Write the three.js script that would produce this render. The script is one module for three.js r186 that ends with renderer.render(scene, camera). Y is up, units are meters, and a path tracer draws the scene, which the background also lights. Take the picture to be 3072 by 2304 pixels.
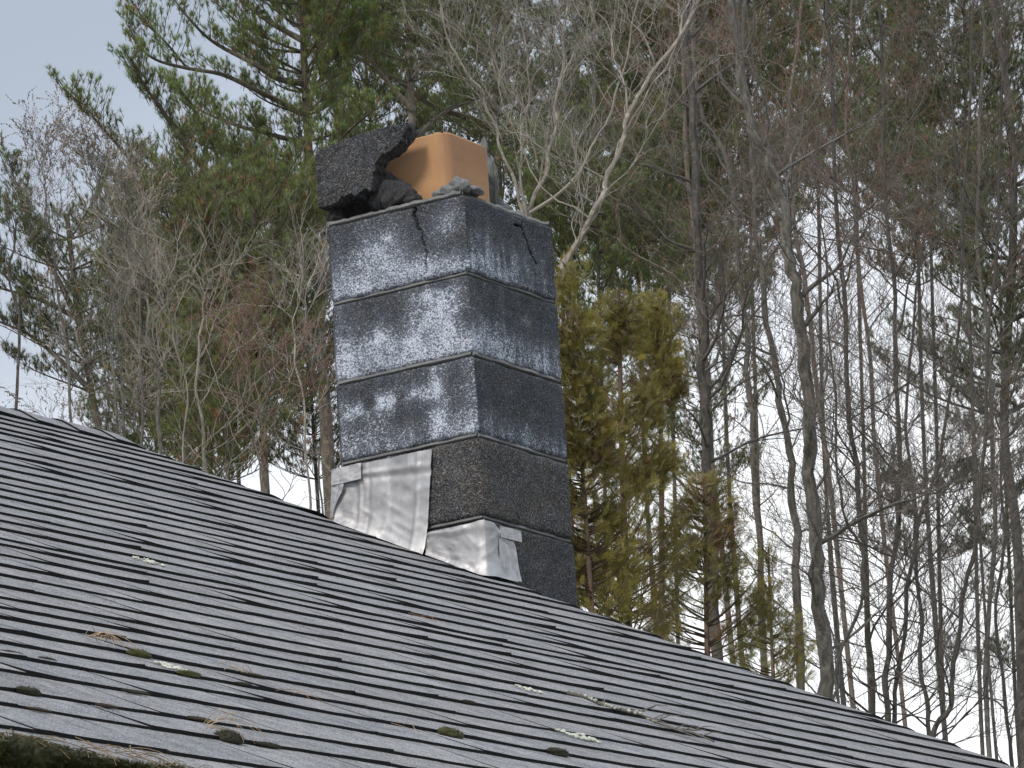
import * as THREE from 'three';
import { mergeGeometries } from 'three/addons/utils/BufferGeometryUtils.js';

// ---------------------------------------------------------------- camera, sky, sun, exposure
const V = (x, y, z) => new THREE.Vector3(x, y, z);
const scene = new THREE.Scene();
const PW = 3072, PH = 2304, FOCAL = 17364.8, PITCH = 0.23301, ROLL = 0.08235, EYE = 1.6;
const camera = new THREE.PerspectiveCamera(2 * Math.atan(PH / 2 / FOCAL) * 180 / Math.PI, 4 / 3, 0.2, 3000);
const FWD = V(0, Math.sin(PITCH), -Math.cos(PITCH)), UP0 = V(0, Math.cos(PITCH), Math.sin(PITCH));
const CR = V(Math.cos(ROLL), 0, 0).addScaledVector(UP0, -Math.sin(ROLL));
const CU = V(Math.sin(ROLL), 0, 0).addScaledVector(UP0, Math.cos(ROLL));
camera.position.set(0, EYE, 0); camera.up.copy(CU); camera.lookAt(camera.position.clone().add(FWD)); camera.updateMatrixWorld();
scene.add(camera);
// a point of the place from the direction it is seen in and its depth
const at = (px, py, d) => V(0, EYE, 0).addScaledVector(FWD, d).addScaledVector(CR, (px - PW / 2) / FOCAL * d).addScaledVector(CU, -(py - PH / 2) / FOCAL * d);
const pixelOf = (p) => { const q = p.clone().sub(camera.position), z = q.dot(FWD); return [PW / 2 + FOCAL * q.dot(CR) / z, PH / 2 - FOCAL * q.dot(CU) / z]; };

function rng(seed) { let a = seed >>> 0; return () => { a = (a + 0x6D2B79F5) | 0; let t = Math.imul(a ^ (a >>> 15), 1 | a); t = (t + Math.imul(t ^ (t >>> 7), 61 | t)) ^ t; return ((t ^ (t >>> 14)) >>> 0) / 4294967296; }; }
function hash2(x, y, s) { let h = Math.imul(x | 0, 374761393) ^ Math.imul(y | 0, 668265263) ^ Math.imul(s | 0, 1274126177); h = Math.imul(h ^ (h >>> 13), 1274126177); return ((h ^ (h >>> 16)) >>> 0) / 4294967296; }
function noise(x, y, s = 0) {
  const xi = Math.floor(x), yi = Math.floor(y); let fx = x - xi, fy = y - yi; fx = fx * fx * (3 - 2 * fx); fy = fy * fy * (3 - 2 * fy);
  const a = hash2(xi, yi, s), b = hash2(xi + 1, yi, s), c = hash2(xi, yi + 1, s), d = hash2(xi + 1, yi + 1, s);
  return a + (b - a) * fx + (c - a) * fy + (a - b - c + d) * fx * fy;
}
function fbm(x, y, s = 0, o = 4) { let v = 0, a = 0.5, t = 0; for (let i = 0; i < o; i++) { v += a * noise(x, y, s + i * 17); t += a; a *= 0.5; x *= 2.03; y *= 2.03; } return v / t; }
const n3 = (x, y, z, s = 0) => (noise(x + z * 0.37, y + 5.1, s) + noise(y + 3.3, z + x * 0.21, s + 7) + noise(z - 1.7, x + y * 0.29, s + 13)) / 3;
const clamp = (x, a = 0, b = 1) => Math.min(b, Math.max(a, x));
const smooth = (a, b, x) => { const t = clamp((x - a) / (b - a)); return t * t * (3 - 2 * t); };
const lerp = (a, b, t) => a + (b - a) * t;

// a broken cloud deck: grey-blue layer overhead, thin bright cloud towards the horizon
function makeSky() {
  const w = 2048, h = 1024, data = new Float32Array(w * h * 4);
  for (let j = 0; j < h; j++) for (let i = 0; i < w; i++) {
    const az = ((i + 0.5) / w - 0.25) * 360, el = ((j + 0.5) / h - 0.5) * 180;
    const c = fbm(az * 0.03 + 40, el * 0.09 + 7, 3, 5), c2 = fbm(az * 0.14 + 11, el * 0.28 + 3, 9, 4);
    const edge = 13.7 + 6 * (c - 0.5) + 0.22 * clamp(az, -12, 16);
    const deck = smooth(edge - 3.0, edge + 4.6, el);
    const gap = smooth(0.5, 0.72, c2) * smooth(4, 9, el), thin = 0.86 + 0.12 * (c2 - 0.5) - 0.2 * gap;
    const grey = 0.195 * (1 + 2.4 * Math.max(0, Math.sin(el * Math.PI / 180))) * (1 + 0.3 * (c - 0.5) + 0.1 * (c2 - 0.5));
    let L = lerp(thin, grey, deck);
    const k = (j * w + i) * 4;
    const bl = Math.max(deck, 0.75 * gap); data[k] = L * lerp(0.985, 0.86, bl); data[k + 1] = L * lerp(1.0, 0.985, bl); data[k + 2] = L * lerp(1.02, 1.19, bl); data[k + 3] = 1;
  }
  const t = new THREE.DataTexture(data, w, h, THREE.RGBAFormat, THREE.FloatType);
  t.mapping = THREE.EquirectangularReflectionMapping; t.magFilter = t.minFilter = THREE.LinearFilter; t.needsUpdate = true;
  return t;
}
scene.background = makeSky(); scene.environment = scene.background;
const sun = new THREE.DirectionalLight(0xfff3e2, 1.5);
sun.position.set(-30, 70, 52); sun.target.position.set(0, 4, -14); sun.castShadow = true; sun.shadow.radius = 24;
Object.assign(sun.shadow.camera, { left: -60, right: 60, top: 60, bottom: -60, near: 1, far: 260 }); sun.shadow.mapSize.set(2048, 2048);
scene.add(sun, sun.target);
const renderer = new THREE.WebGLRenderer({ antialias: true });
renderer.toneMapping = THREE.LinearToneMapping; renderer.toneMappingExposure = 1.6; renderer.shadowMap.enabled = true; renderer.setSize(1024, 768);

// ---------------------------------------------------------------- helpers
const used = {};
const numbered = (n) => { const k = used[n] = (used[n] ?? -1) + 1; return k ? n + '_' + String(k).padStart(3, '0') : n; };
function group(name, label, category, pos, grp, kind) {
  const g = new THREE.Group(); g.name = numbered(name); g.position.copy(pos); g.userData = { label, category };
  if (grp) g.userData.group = grp; if (kind) g.userData.kind = kind; scene.add(g); return g;
}
function part(name, geo, mat, parent, label, kind) {
  const m = new THREE.Mesh(geo, mat); m.name = name; m.castShadow = m.receiveShadow = true;
  if (label) m.userData.label = label; if (kind) m.userData.kind = kind; parent.add(m); return m;
}
function copies(name, geo, mat, list, parent, kind = 'stuff') {   // list of {m: Matrix4, c: Color}
  const m = new THREE.InstancedMesh(geo, mat, list.length); m.name = name; m.castShadow = m.receiveShadow = true;
  list.forEach((q, i) => { m.setMatrixAt(i, q.m); if (q.c) m.setColorAt(i, q.c); });
  m.instanceMatrix.needsUpdate = true; if (m.instanceColor) m.instanceColor.needsUpdate = true;
  m.userData.kind = kind; parent.add(m); return m;
}
const lin = (r, g, b) => new THREE.Color().setRGB(r, g, b);
const toByte = (v) => { v = clamp(v); return Math.round(255 * (v <= 0.0031308 ? v * 12.92 : 1.055 * Math.pow(v, 1 / 2.4) - 0.055)); };
function tex(w, h, fn, srgb = true) {
  const d = new Uint8Array(w * h * 4);
  for (let j = 0; j < h; j++) for (let i = 0; i < w; i++) { const c = fn(i / w, j / h, i, j), k = (j * w + i) * 4; for (let q = 0; q < 3; q++) d[k + q] = srgb ? toByte(c[q]) : Math.round(255 * clamp(c[q])); d[k + 3] = 255; }
  const t = new THREE.DataTexture(d, w, h, THREE.RGBAFormat); t.wrapS = t.wrapT = THREE.RepeatWrapping; t.magFilter = THREE.LinearFilter; t.minFilter = THREE.LinearMipmapLinearFilter; t.generateMipmaps = true;
  if (srgb) t.colorSpace = THREE.SRGBColorSpace; t.needsUpdate = true; return t;
}
class Build {                                   // collects vertices with colour and uv
  constructor() { this.p = []; this.c = []; this.uv = []; this.i = []; }
  v(p, c = [1, 1, 1], u = 0, w = 0) { this.p.push(p.x, p.y, p.z); this.c.push(c[0], c[1], c[2]); this.uv.push(u, w); return this.p.length / 3 - 1; }
  q(a, b, c, d) { this.i.push(a, b, c, a, c, d); }
  t(a, b, c) { this.i.push(a, b, c); }
  geo() {
    const g = new THREE.BufferGeometry();
    g.setAttribute('position', new THREE.Float32BufferAttribute(this.p, 3)); g.setAttribute('color', new THREE.Float32BufferAttribute(this.c, 3)); g.setAttribute('uv', new THREE.Float32BufferAttribute(this.uv, 2));
    g.setIndex(this.i); g.computeVertexNormals(); return g;
  }
  tube(pts, rad, sides, col = [1, 1, 1]) {      // tapered tube through points
    let prev = null, ref = V(0.31, 0.2, 0.93), len = 0;
    for (let k = 0; k < pts.length; k++) {
      const T = pts[Math.min(k + 1, pts.length - 1)].clone().sub(pts[Math.max(k - 1, 0)]).normalize();
      const A = ref.clone().addScaledVector(T, -ref.dot(T)).normalize(), B = T.clone().cross(A); ref = A;
      if (k) len += pts[k].distanceTo(pts[k - 1]);
      const ring = [];
      for (let s = 0; s <= sides; s++) { const a = s / sides * Math.PI * 2; ring.push(this.v(pts[k].clone().addScaledVector(A, Math.cos(a) * rad[k]).addScaledVector(B, Math.sin(a) * rad[k]), col, s / sides * Math.max(0.15, 6.28 * rad[0]), len)); }
      if (prev) for (let s = 0; s < sides; s++) this.q(prev[s], prev[s + 1], ring[s + 1], ring[s]);
      prev = ring;
    }
  }
}
function blob(B, c, r, seed, { nu = 14, nv = 9, amp = 0.35, freq = 3, basis = null, col = [1, 1, 1] } = {}) {   // lumpy closed lump
  const rows = [];
  for (let j = 0; j <= nv; j++) { const row = []; const th = j / nv * Math.PI;
    for (let i = 0; i <= nu; i++) { const ph = (i % nu) / nu * Math.PI * 2, d = V(Math.sin(th) * Math.cos(ph), Math.cos(th), Math.sin(th) * Math.sin(ph));
      const k = 1 + amp * 2 * (n3(d.x * freq + seed, d.y * freq, d.z * freq, seed) - 0.5) + amp * (n3(d.x * freq * 2.7, d.y * freq * 2.7 + seed, d.z * freq * 2.7, seed + 3) - 0.5);
      const l = V(d.x * r.x * k, d.y * r.y * k, d.z * r.z * k); if (basis) l.applyMatrix4(basis);
      row.push(B.v(l.add(c), col, i / nu, j / nv)); }
    rows.push(row); }
  for (let j = 0; j < nv; j++) for (let i = 0; i < nu; i++) B.q(rows[j][i], rows[j][i + 1], rows[j + 1][i + 1], rows[j + 1][i]);
}
function sheet(nx, ny, f, th) {                 // bent sheet of real thickness; f(u, v) gives a point
  const B = new Build(), nrm = (u, v) => { const e = 0.004, a = f(Math.min(1, u + e), v).sub(f(Math.max(0, u - e), v)), b = f(u, Math.min(1, v + e)).sub(f(u, Math.max(0, v - e))); return a.cross(b).normalize(); };
  const lay = [0, 1].map((s) => { const rows = []; for (let j = 0; j <= ny; j++) { const row = []; for (let i = 0; i <= nx; i++) { const u = i / nx, v = j / ny, p = f(u, v); if (s) p.addScaledVector(nrm(u, v), -th); row.push(B.v(p, [1, 1, 1], u, v)); } rows.push(row); } return rows; });
  for (let j = 0; j < ny; j++) for (let i = 0; i < nx; i++) { B.q(lay[0][j][i], lay[0][j][i + 1], lay[0][j + 1][i + 1], lay[0][j + 1][i]); B.q(lay[1][j][i], lay[1][j + 1][i], lay[1][j + 1][i + 1], lay[1][j][i + 1]); }
  const rim = (u, v, du, dv, n) => { let pr = null; for (let k = 0; k <= n; k++) { const p = f(u + du * k / n, v + dv * k / n), q = p.clone().addScaledVector(nrm(u + du * k / n, v + dv * k / n), -th), a = B.v(p), b = B.v(q); if (pr) B.q(pr[0], a, b, pr[1]); pr = [a, b]; } };
  rim(0, 0, 1, 0, nx); rim(0, 1, 1, 0, nx); rim(0, 0, 0, 1, ny); rim(1, 0, 0, 1, ny);
  return B.geo();
}
function box(x0, x1, y0, y1, z0, z1) { const g = new THREE.BoxGeometry(x1 - x0, y1 - y0, z1 - z0); g.translate((x0 + x1) / 2, (y0 + y1) / 2, (z0 + z1) / 2); return g; }
const mat = (o) => new THREE.MeshStandardMaterial({ roughness: 0.95, ...o });

// ---------------------------------------------------------------- ground
{
  const gt = tex(512, 512, (u, v) => { const a = fbm(u * 12, v * 12, 5, 4), b = noise(u * 300, v * 300, 6); return [0.075 + 0.06 * a + 0.03 * b, 0.075 + 0.05 * a + 0.025 * b, 0.035 + 0.03 * a + 0.015 * b]; });
  gt.repeat.set(160, 160);
  const g = new THREE.PlaneGeometry(1600, 1600); g.rotateX(-Math.PI / 2);
  const m = part('ground', g, mat({ map: gt }), scene, 'leaf-strewn grassy ground under the house and the trees'); m.userData.kind = 'structure'; m.userData.category = 'ground';
}

// ---------------------------------------------------------------- house
const PSI = 0.99816, PHI = 0.46637, P0 = V(-1.341, 1.4467 + EYE, -6.906);
const SP = Math.sin(PHI), CP = Math.cos(PHI), RAKE = 6.566, RIDGE = 4.3, EAVE = -0.2;
const house = group('house', 'low house with a worn grey asphalt shingle gable roof', 'house', V(P0.x, 0, P0.z)); house.rotation.y = PSI; house.updateMatrixWorld();
const deckWave = (e, u) => 0.009 * (fbm(e * 0.9 + 3, u * 0.8, 21, 3) - 0.5) - 0.012 * Math.pow(clamp((e - RAKE + 0.07) / 0.07, 0, 1.6), 2);
const R = (e, u, h = 0) => { h += deckWave(e, u); return V(e, P0.y + u * SP + h * CP, -u * CP + h * SP); };
const RW = (e, u, h = 0) => R(e, u, h).applyMatrix4(house.matrixWorld);
const E0 = -2.5;                                 // the roof runs on to the left beyond the picture

const grit = tex(1024, 1024, (u, v, i, j) => {
  const g1 = hash2(i, j, 1), g2 = hash2(i >> 1, j >> 1, 2), n = fbm(u * 9, v * 9, 33, 4), n2 = fbm(u * 40, v * 40, 35, 3), st = fbm(u * 26, v * 3.1, 36, 3);
  let L = 0.225 + 0.2 * (g1 - 0.5) + 0.24 * (g2 - 0.5) + 0.1 * (n - 0.5) + 0.13 * (n2 - 0.5) + 0.07 * (st - 0.5);
  if (g1 > 0.965) L += 0.16; if (g2 < 0.06) L *= 0.4;
  const w = (n2 - 0.5) * 0.1 + (hash2(i >> 2, j >> 2, 8) - 0.5) * 0.08;
  return [L * (0.985 + w), L * (0.99), L * (1.02 - w)];
});
const gritBump = tex(512, 512, (u, v, i, j) => { const k = 0.5 * hash2(i, j, 4) + 0.5 * noise(u * 170, v * 170, 5); return [k, k, k]; }, false);
gritBump.repeat.set(2, 2);
const shingleMat = mat({ map: grit, bumpMap: gritBump, bumpScale: 0.0012, vertexColors: true });
const UK = [4.214, 4.099, 3.994, 3.856, 3.74, 3.594, 3.438, 3.304, 3.168, 3.029, 2.886, 2.773, 2.652, 2.521, 2.385, 2.252, 2.133, 2.006, 1.867, 1.783, 1.655, 1.524, 1.403, 1.265, 1.14, 1.031, 0.917, 0.78, 0.656, 0.533, 0.401, 0.243, 0.12, -0.053, EAVE];
const EDGE = [0.035, 0.033, 0.04];               // bare asphalt at the cut edges, relative to the granule map
const CH_E = 6.405, CH_U0 = 2.96, CH_U1 = 3.44;  // where the chimney interrupts the courses

const roof = part('roof', (() => {               // deck under the shingles, both slopes, of real thickness
  const gs = [];
  const slab = (e0, e1, u0, u1) => { const g = box(e0, e1, -0.03, -0.014, -u1, -u0); g.rotateX(PHI); g.translate(0, P0.y, 0); return g; };
  gs.push(slab(E0, CH_E, EAVE + 0.02, RIDGE - 0.02), slab(CH_E, RAKE - 0.02, EAVE + 0.02, CH_U0 - 0.02), slab(CH_E, RAKE - 0.02, CH_U1 + 0.02, RIDGE - 0.02));
  const back = box(E0, RAKE, -0.03, -0.008, 0, RIDGE - EAVE); back.rotateX(-PHI); back.rotateY(0); const top = R(0, RIDGE, -0.005); back.rotateX(0);
  // the far slope falls away from the ridge
  const bg = box(E0, RAKE, -0.03, -0.008, -(RIDGE - EAVE), 0); bg.rotateX(-PHI); bg.translate(0, top.y, top.z); gs.push(bg);
  return mergeGeometries(gs.map((g) => g.toNonIndexed()));
})(), mat({ color: lin(0.03, 0.03, 0.03) }), house, 'grey strip shingle roof with dark butt edges');

const rs = rng(77);
function tab(B, e0, e1, k, tone, strip) {        // one tab of a strip: sun-bleached granules on top, black asphalt at its edges
  const u0 = UK[k] + (rs() - 0.5) * 0.003, ex = UK[k - 1] - UK[k], len = ex + 0.022, nx = 8, ny = 3, w = e1 - e0;
  const thick = 0.0052 + (rs() - 0.5) * 0.002, La = rs() < 0.4 ? rs() * 0.0042 : rs() * 0.0012, Lb = rs() < 0.35 ? rs() * 0.0036 : rs() * 0.001, skew = (rs() - 0.5) * 0.004;
  const ou = rs() * 7, ov = rs() * 7, top = [], hz = (x, s) => thick * (1 - s / ex) + (La * Math.pow(1 - x, 4) + Lb * Math.pow(x, 4)) * Math.pow(1 - clamp(s / len), 2);
  const fr = []; for (let i = 0; i <= nx; i++) fr.push((rs() - 0.5) * 0.0045 + skew * (i / nx - 0.5));
  const P = (i, j, dh = 0) => { const x = i / nx, s = j / ny * len, uu = u0 + s + (j ? 0 : fr[i]); return R(e0 + w * x, uu, hz(x, s) + dh); };
  for (let j = 0; j <= ny; j++) { const row = []; for (let i = 0; i <= nx; i++) row.push(B.v(P(i, j), tone, ou + e0 + w * i / nx, ov + u0 + j / ny * len)); top.push(row); }
  for (let j = 0; j < ny; j++) for (let i = 0; i < nx; i++) B.q(top[j][i], top[j][i + 1], top[j + 1][i + 1], top[j + 1][i]);
  const wall = (list) => { let pr = null; for (const [i, j] of list) { const a = B.v(P(i, j), EDGE, ou, ov), q = R(e0 + w * i / nx, u0 + j / ny * len + (j ? 0 : fr[i]), j === 0 ? -0.0015 : -0.008), b = B.v(q, EDGE, ou + 0.3, ov); if (pr) B.q(pr[1], b, a, pr[0]); pr = [a, b]; } };
  wall(Array.from({ length: nx + 1 }, (_, i) => [i, 0])); wall(Array.from({ length: ny + 1 }, (_, j) => [0, ny - j])); wall(Array.from({ length: ny + 1 }, (_, j) => [nx, j]));
}
const TABW = 0.3048, rest = new Build(); let nStrip = 0;
for (let k = 1; k < UK.length; k++) {
  const phase = (k % 2 ? 0.235 : 0.08) + 0.03 * Math.sin(k * 0.7), lim = UK[k] + 0.06 > CH_U0 && UK[k] < CH_U1 ? CH_E : RAKE;
  const shift = Math.floor(rs() * 3);
  for (let n = -4; ; n++) {
    const s0 = phase + E0 - (E0 % TABW) + (n * 3 + shift) * TABW; if (s0 > lim) break;
    const bounds = []; for (let t = 0; t < 3; t++) { const a = Math.max(E0, s0 + t * TABW + (t ? 0.003 : 0.0012)), b = Math.min(lim + (lim === RAKE ? (rs() - 0.4) * 0.012 : 0), s0 + (t + 1) * TABW - (t < 2 ? 0.003 : 0.0012)); if (b - a > 0.015) bounds.push([a, b]); }
    if (!bounds.length) continue;
    const px = []; for (const [a, b] of bounds) for (const e of [a, (a + b) / 2, b]) px.push(pixelOf(RW(e, UK[k])));
    const seen = px.some(([x, y]) => x > -60 && x < PW + 60 && y > 1150 && y < PH + 60);
    const tv = 0.93 + rs() * 0.14, warm = (rs() - 0.5) * 0.03, tone = [tv * (1 + warm), tv, tv * (1 - warm)];
    const B = seen ? new Build() : rest;
    for (const [a, b] of bounds) tab(B, a, b, k, tone);
    if (seen) { part(nStrip ? 'shingle_' + String(nStrip).padStart(3, '0') : 'shingle', B.geo(), shingleMat, roof); nStrip++; }
  }
}
part('shingle_courses', rest.geo(), shingleMat, roof, null, 'stuff');
console.log('shingles', nStrip);
// ridge caps, bent over the ridge, lapped towards the right
const Rb = (e, d, h) => { const c = R(e, RIDGE, 0); return V(e, c.y - d * SP + h * CP, c.z - d * CP - h * SP); };
for (let k = 0; k < 22; k++) {
  const e0 = RAKE + 0.02 - 0.162 * (k + 1) + (rs() - 0.5) * 0.01, len = k ? 0.2 : 0.162, tv = 0.96 + rs() * 0.1, hw = 0.1;
  const lift = 0.004 + rs() * 0.004, sk = (rs() - 0.5) * 0.012, o = rs() * 5;
  const B = new Build(), nx = 4, ny = 10, P = (i, j, dh = 0) => { const x = i / nx, d = lerp(-hw, hw, j / ny), h = 0.005 + (0.0035 + lift * 0.4) * (1 - x) + 0.011 * (1 - Math.pow(Math.abs(d) / hw, 1.2)) - 0.006 * Math.exp(-d * d / 0.0005) + dh, e = e0 + x * len + sk * (j / ny - 0.5);
    return d < 0 ? (() => { const q = R(e, RIDGE + d, h); return q; })() : Rb(e, d, h); };
  const rows = []; for (let j = 0; j <= ny; j++) { const row = []; for (let i = 0; i <= nx; i++) row.push(B.v(P(i, j), [tv, tv, tv], o + i / nx * len, o + j / ny * 0.31)); rows.push(row); }
  for (let j = 0; j < ny; j++) for (let i = 0; i < nx; i++) B.q(rows[j][i], rows[j][i + 1], rows[j + 1][i + 1], rows[j + 1][i]);
  const wall = (list) => { let pr = null; for (const [i, j] of list) { const a = B.v(P(i, j), EDGE), b = B.v(P(i, j, -0.006), EDGE); if (pr) B.q(pr[0], a, b, pr[1]); pr = [a, b]; } };
  wall(Array.from({ length: ny + 1 }, (_, j) => [0, j])); wall(Array.from({ length: nx + 1 }, (_, i) => [i, 0])); wall(Array.from({ length: ny + 1 }, (_, j) => [nx, j]));
  part(k ? 'ridge_cap_' + String(k).padStart(3, '0') : 'ridge_cap', B.geo(), shingleMat, roof);
}
// walls, boards
{
  const wallMat = mat({ color: lin(0.3, 0.28, 0.25) }), board = mat({ color: lin(0.2, 0.165, 0.125), roughness: 0.85 });
  const eY = P0.y + EAVE * SP, zE = -EAVE * CP, zR = -RIDGE * CP, zB = 2 * zR - zE, yR = P0.y + RIDGE * SP;
  part('wall', box(E0, 6.39, 0, eY - 0.12, zE - 0.42, zE - 0.3), wallMat, house);
  const gs = new THREE.Shape(); gs.moveTo(zE - 0.3, 0); gs.lineTo(zE - 0.3, eY - 0.02 + 0.1); gs.lineTo(zR, yR - 0.06); gs.lineTo(zB + 0.3, eY - 0.02 + 0.1); gs.lineTo(zB + 0.3, 0); gs.closePath();
  const gg = new THREE.ExtrudeGeometry(gs, { depth: 0.12, bevelEnabled: false }); gg.rotateY(-Math.PI / 2); gg.translate(6.39, 0, 0);
  part('gable_wall', gg, wallMat, house);
  part('fascia_board', box(E0, RAKE - 0.02, eY - 0.19, eY - 0.012, zE - 0.045, zE - 0.02), board, house, 'weathered brown board under the eave');
  part('soffit', box(E0, 6.39, eY - 0.135, eY - 0.12, zE - 0.3, zE - 0.045), board, house);
  const rb = box(RAKE - 0.045, RAKE - 0.022, -0.16, -0.032, -RIDGE + 0.03, -EAVE - 0.05); rb.rotateX(PHI); rb.translate(0, P0.y, 0);
  part('rake_board', (() => { // cut away behind the chimney
    const lo = box(RAKE - 0.045, RAKE - 0.022, -0.16, -0.032, -CH_U0 + 0.03, -EAVE - 0.06), hi = box(RAKE - 0.045, RAKE - 0.022, -0.16, -0.032, -RIDGE + 0.03, -CH_U1 - 0.03);
    return mergeGeometries([lo, hi].map((g) => { g.rotateX(PHI); g.translate(0, P0.y, 0); return g; })); })(), board, house);
  const drip = (u0, u1) => { const g = box(RAKE - 0.03, RAKE + 0.012, -0.012, -0.0095, -u1, -u0); g.rotateX(PHI); g.translate(0, P0.y, 0); return g; };
  part('drip_edge', mergeGeometries([drip(EAVE, CH_U0 - 0.02), drip(CH_U1 + 0.02, RIDGE - 0.03)]), mat({ color: lin(0.09, 0.09, 0.09), metalness: 0.2, roughness: 0.6 }), house);
}

// ---------------------------------------------------------------- chimney
const cUp = V(0.01546158, 0.99975958, -0.01554764), cE = V(0.52813074, -0.02136917, -0.84889415), cN = V(-0.8490223, 0.00491406, -0.52833416);
const CW = 0.4108, BH = 0.2054, J4 = 0.15413, Bpt = V(-0.09733573, 2.78215901 + EYE, -13.73104907);
const baseY = Bpt.y / cUp.y, cBase = Bpt.clone().addScaledVector(cUp, -baseY);
const chimney = group('chimney', 'square concrete block chimney with broken top and white mineral stains', 'chimney', cBase);
chimney.quaternion.setFromRotationMatrix(new THREE.Matrix4().makeBasis(cE, cUp, cN.clone().negate()));
const Y = baseY + J4;                            // height of the joint under the fourth course
const LF = (s, y, out = 0) => V(-out, Y + y, -s), RF = (x, y, out = 0) => V(x, Y + y, out);

const G = (x, c, w) => Math.exp(-(((x - c) / w) ** 2));
function blockTexture(seed, effL, effR, { base = 0.048, warmth = 0 } = {}) {
  return tex(1024, 256, (U, v, i, j) => {
    const left = U < 0.5, u = left ? U * 2 : U * 2 - 1, jj = j;
    const g1 = hash2(i, jj, seed), g2 = hash2(i >> 1, jj >> 1, seed + 1), g3 = noise(i / 5, jj / 5, seed + 2), n = fbm(i / 60, jj / 60, seed + 3, 4), st = 0.6 * fbm(i / 16, jj / 80, seed + 4, 3) + 0.4 * fbm(i / 34, jj / 44, seed + 5, 3);
    const ag = 0.62 * noise(i / 3.4, jj / 3.4, seed + 12) + 0.28 * g2 + 0.1 * g1;
    let L = base * (0.12 + 2.3 * ag * ag + 0.5 * (n - 0.5)); if (ag > 0.74) L *= 1.6;
    const br = warmth + 0.9 * (fbm(i / 45, jj / 40, seed + 6, 3) - 0.52);
    let r = L * (0.95 + 0.26 * br), g = L * (1 + 0.02 * br), b = L * (1.12 - 0.34 * br);
    const e = clamp((left ? effL : effR)(u, v, n, st));
    // crystals: each speck is either there or not; more of them where the crust is thick
    const sp = 0.42 * g3 + 0.3 * noise(i / 2.4, jj / 2.6, seed + 9) + 0.28 * g2, cov = smooth(0.8 - e * 0.46, 1.16 - e * 0.46, 0.55 * noise(i / 3.8, jj / 3.8, seed + 15) + 0.45 * sp + 0.24 * (n - 0.5) + 0.16 * (st - 0.5) + 0.04) * (0.3 + 0.7 * smooth(0.15, 0.75, g2 * 0.6 + g1 * 0.4 + e * 0.2));
    const wv = 0.3 + 0.26 * g1 + 0.3 * (n - 0.5);
    r = lerp(r, wv * 0.87, cov); g = lerp(g, wv * 0.94, cov); b = lerp(b, wv * 1.07, cov);
    const veil = 0.13 * Math.pow(e, 1.1) * (0.2 + 0.7 * g2 + 0.9 * noise(i / 3.1, jj / 3.1, seed + 18)) * (0.4 + 1.1 * st); // thin bloom between the specks
    return [r + veil * 0.8, g + veil * 0.94, b + veil * 1.2];
  });
}
const blockBump = tex(512, 256, (u, v, i, j) => { const k = 0.5 * noise(i / 3.4, j / 3.4, 71) + 0.3 * noise(i / 1.7, j / 1.7, 72) + 0.2 * hash2(i, j, 73); return [k, k, k]; }, false); blockBump.repeat.set(2, 1);
const nearCrack = (list, x, y) => { let d = 9; for (let k = 1; k < list.length; k++) { const [ax, ay] = list[k - 1], [bx, by] = list[k], t = clamp(((x - ax) * (bx - ax) + (y - ay) * (by - ay)) / ((bx - ax) ** 2 + (by - ay) ** 2)); d = Math.min(d, Math.hypot(x - ax - t * (bx - ax), y - ay - t * (by - ay)) / (1 - 0.6 * smooth(list.length * 0.5, list.length, k - 1 + t))); } return d; };
const crackL = [[0.123, 0.834], [0.1313, 0.8227], [0.1485, 0.8198], [0.1441, 0.8026], [0.1523, 0.7945], [0.1422, 0.7761], [0.1399, 0.7561], [0.1277, 0.7421], [0.129, 0.7245], [0.1211, 0.7034], [0.1167, 0.6863], [0.1221, 0.6647], [0.1203, 0.6383]];
const crackR = [[0.2649, 0.83], [0.2676, 0.8009], [0.262, 0.786], [0.2692, 0.765], [0.2821, 0.7511], [0.2912, 0.7299], [0.3119, 0.7077], [0.3227, 0.7]];
const crackR2 = [[0.2275, 0.7832], [0.245, 0.784], [0.262, 0.786]];

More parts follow.
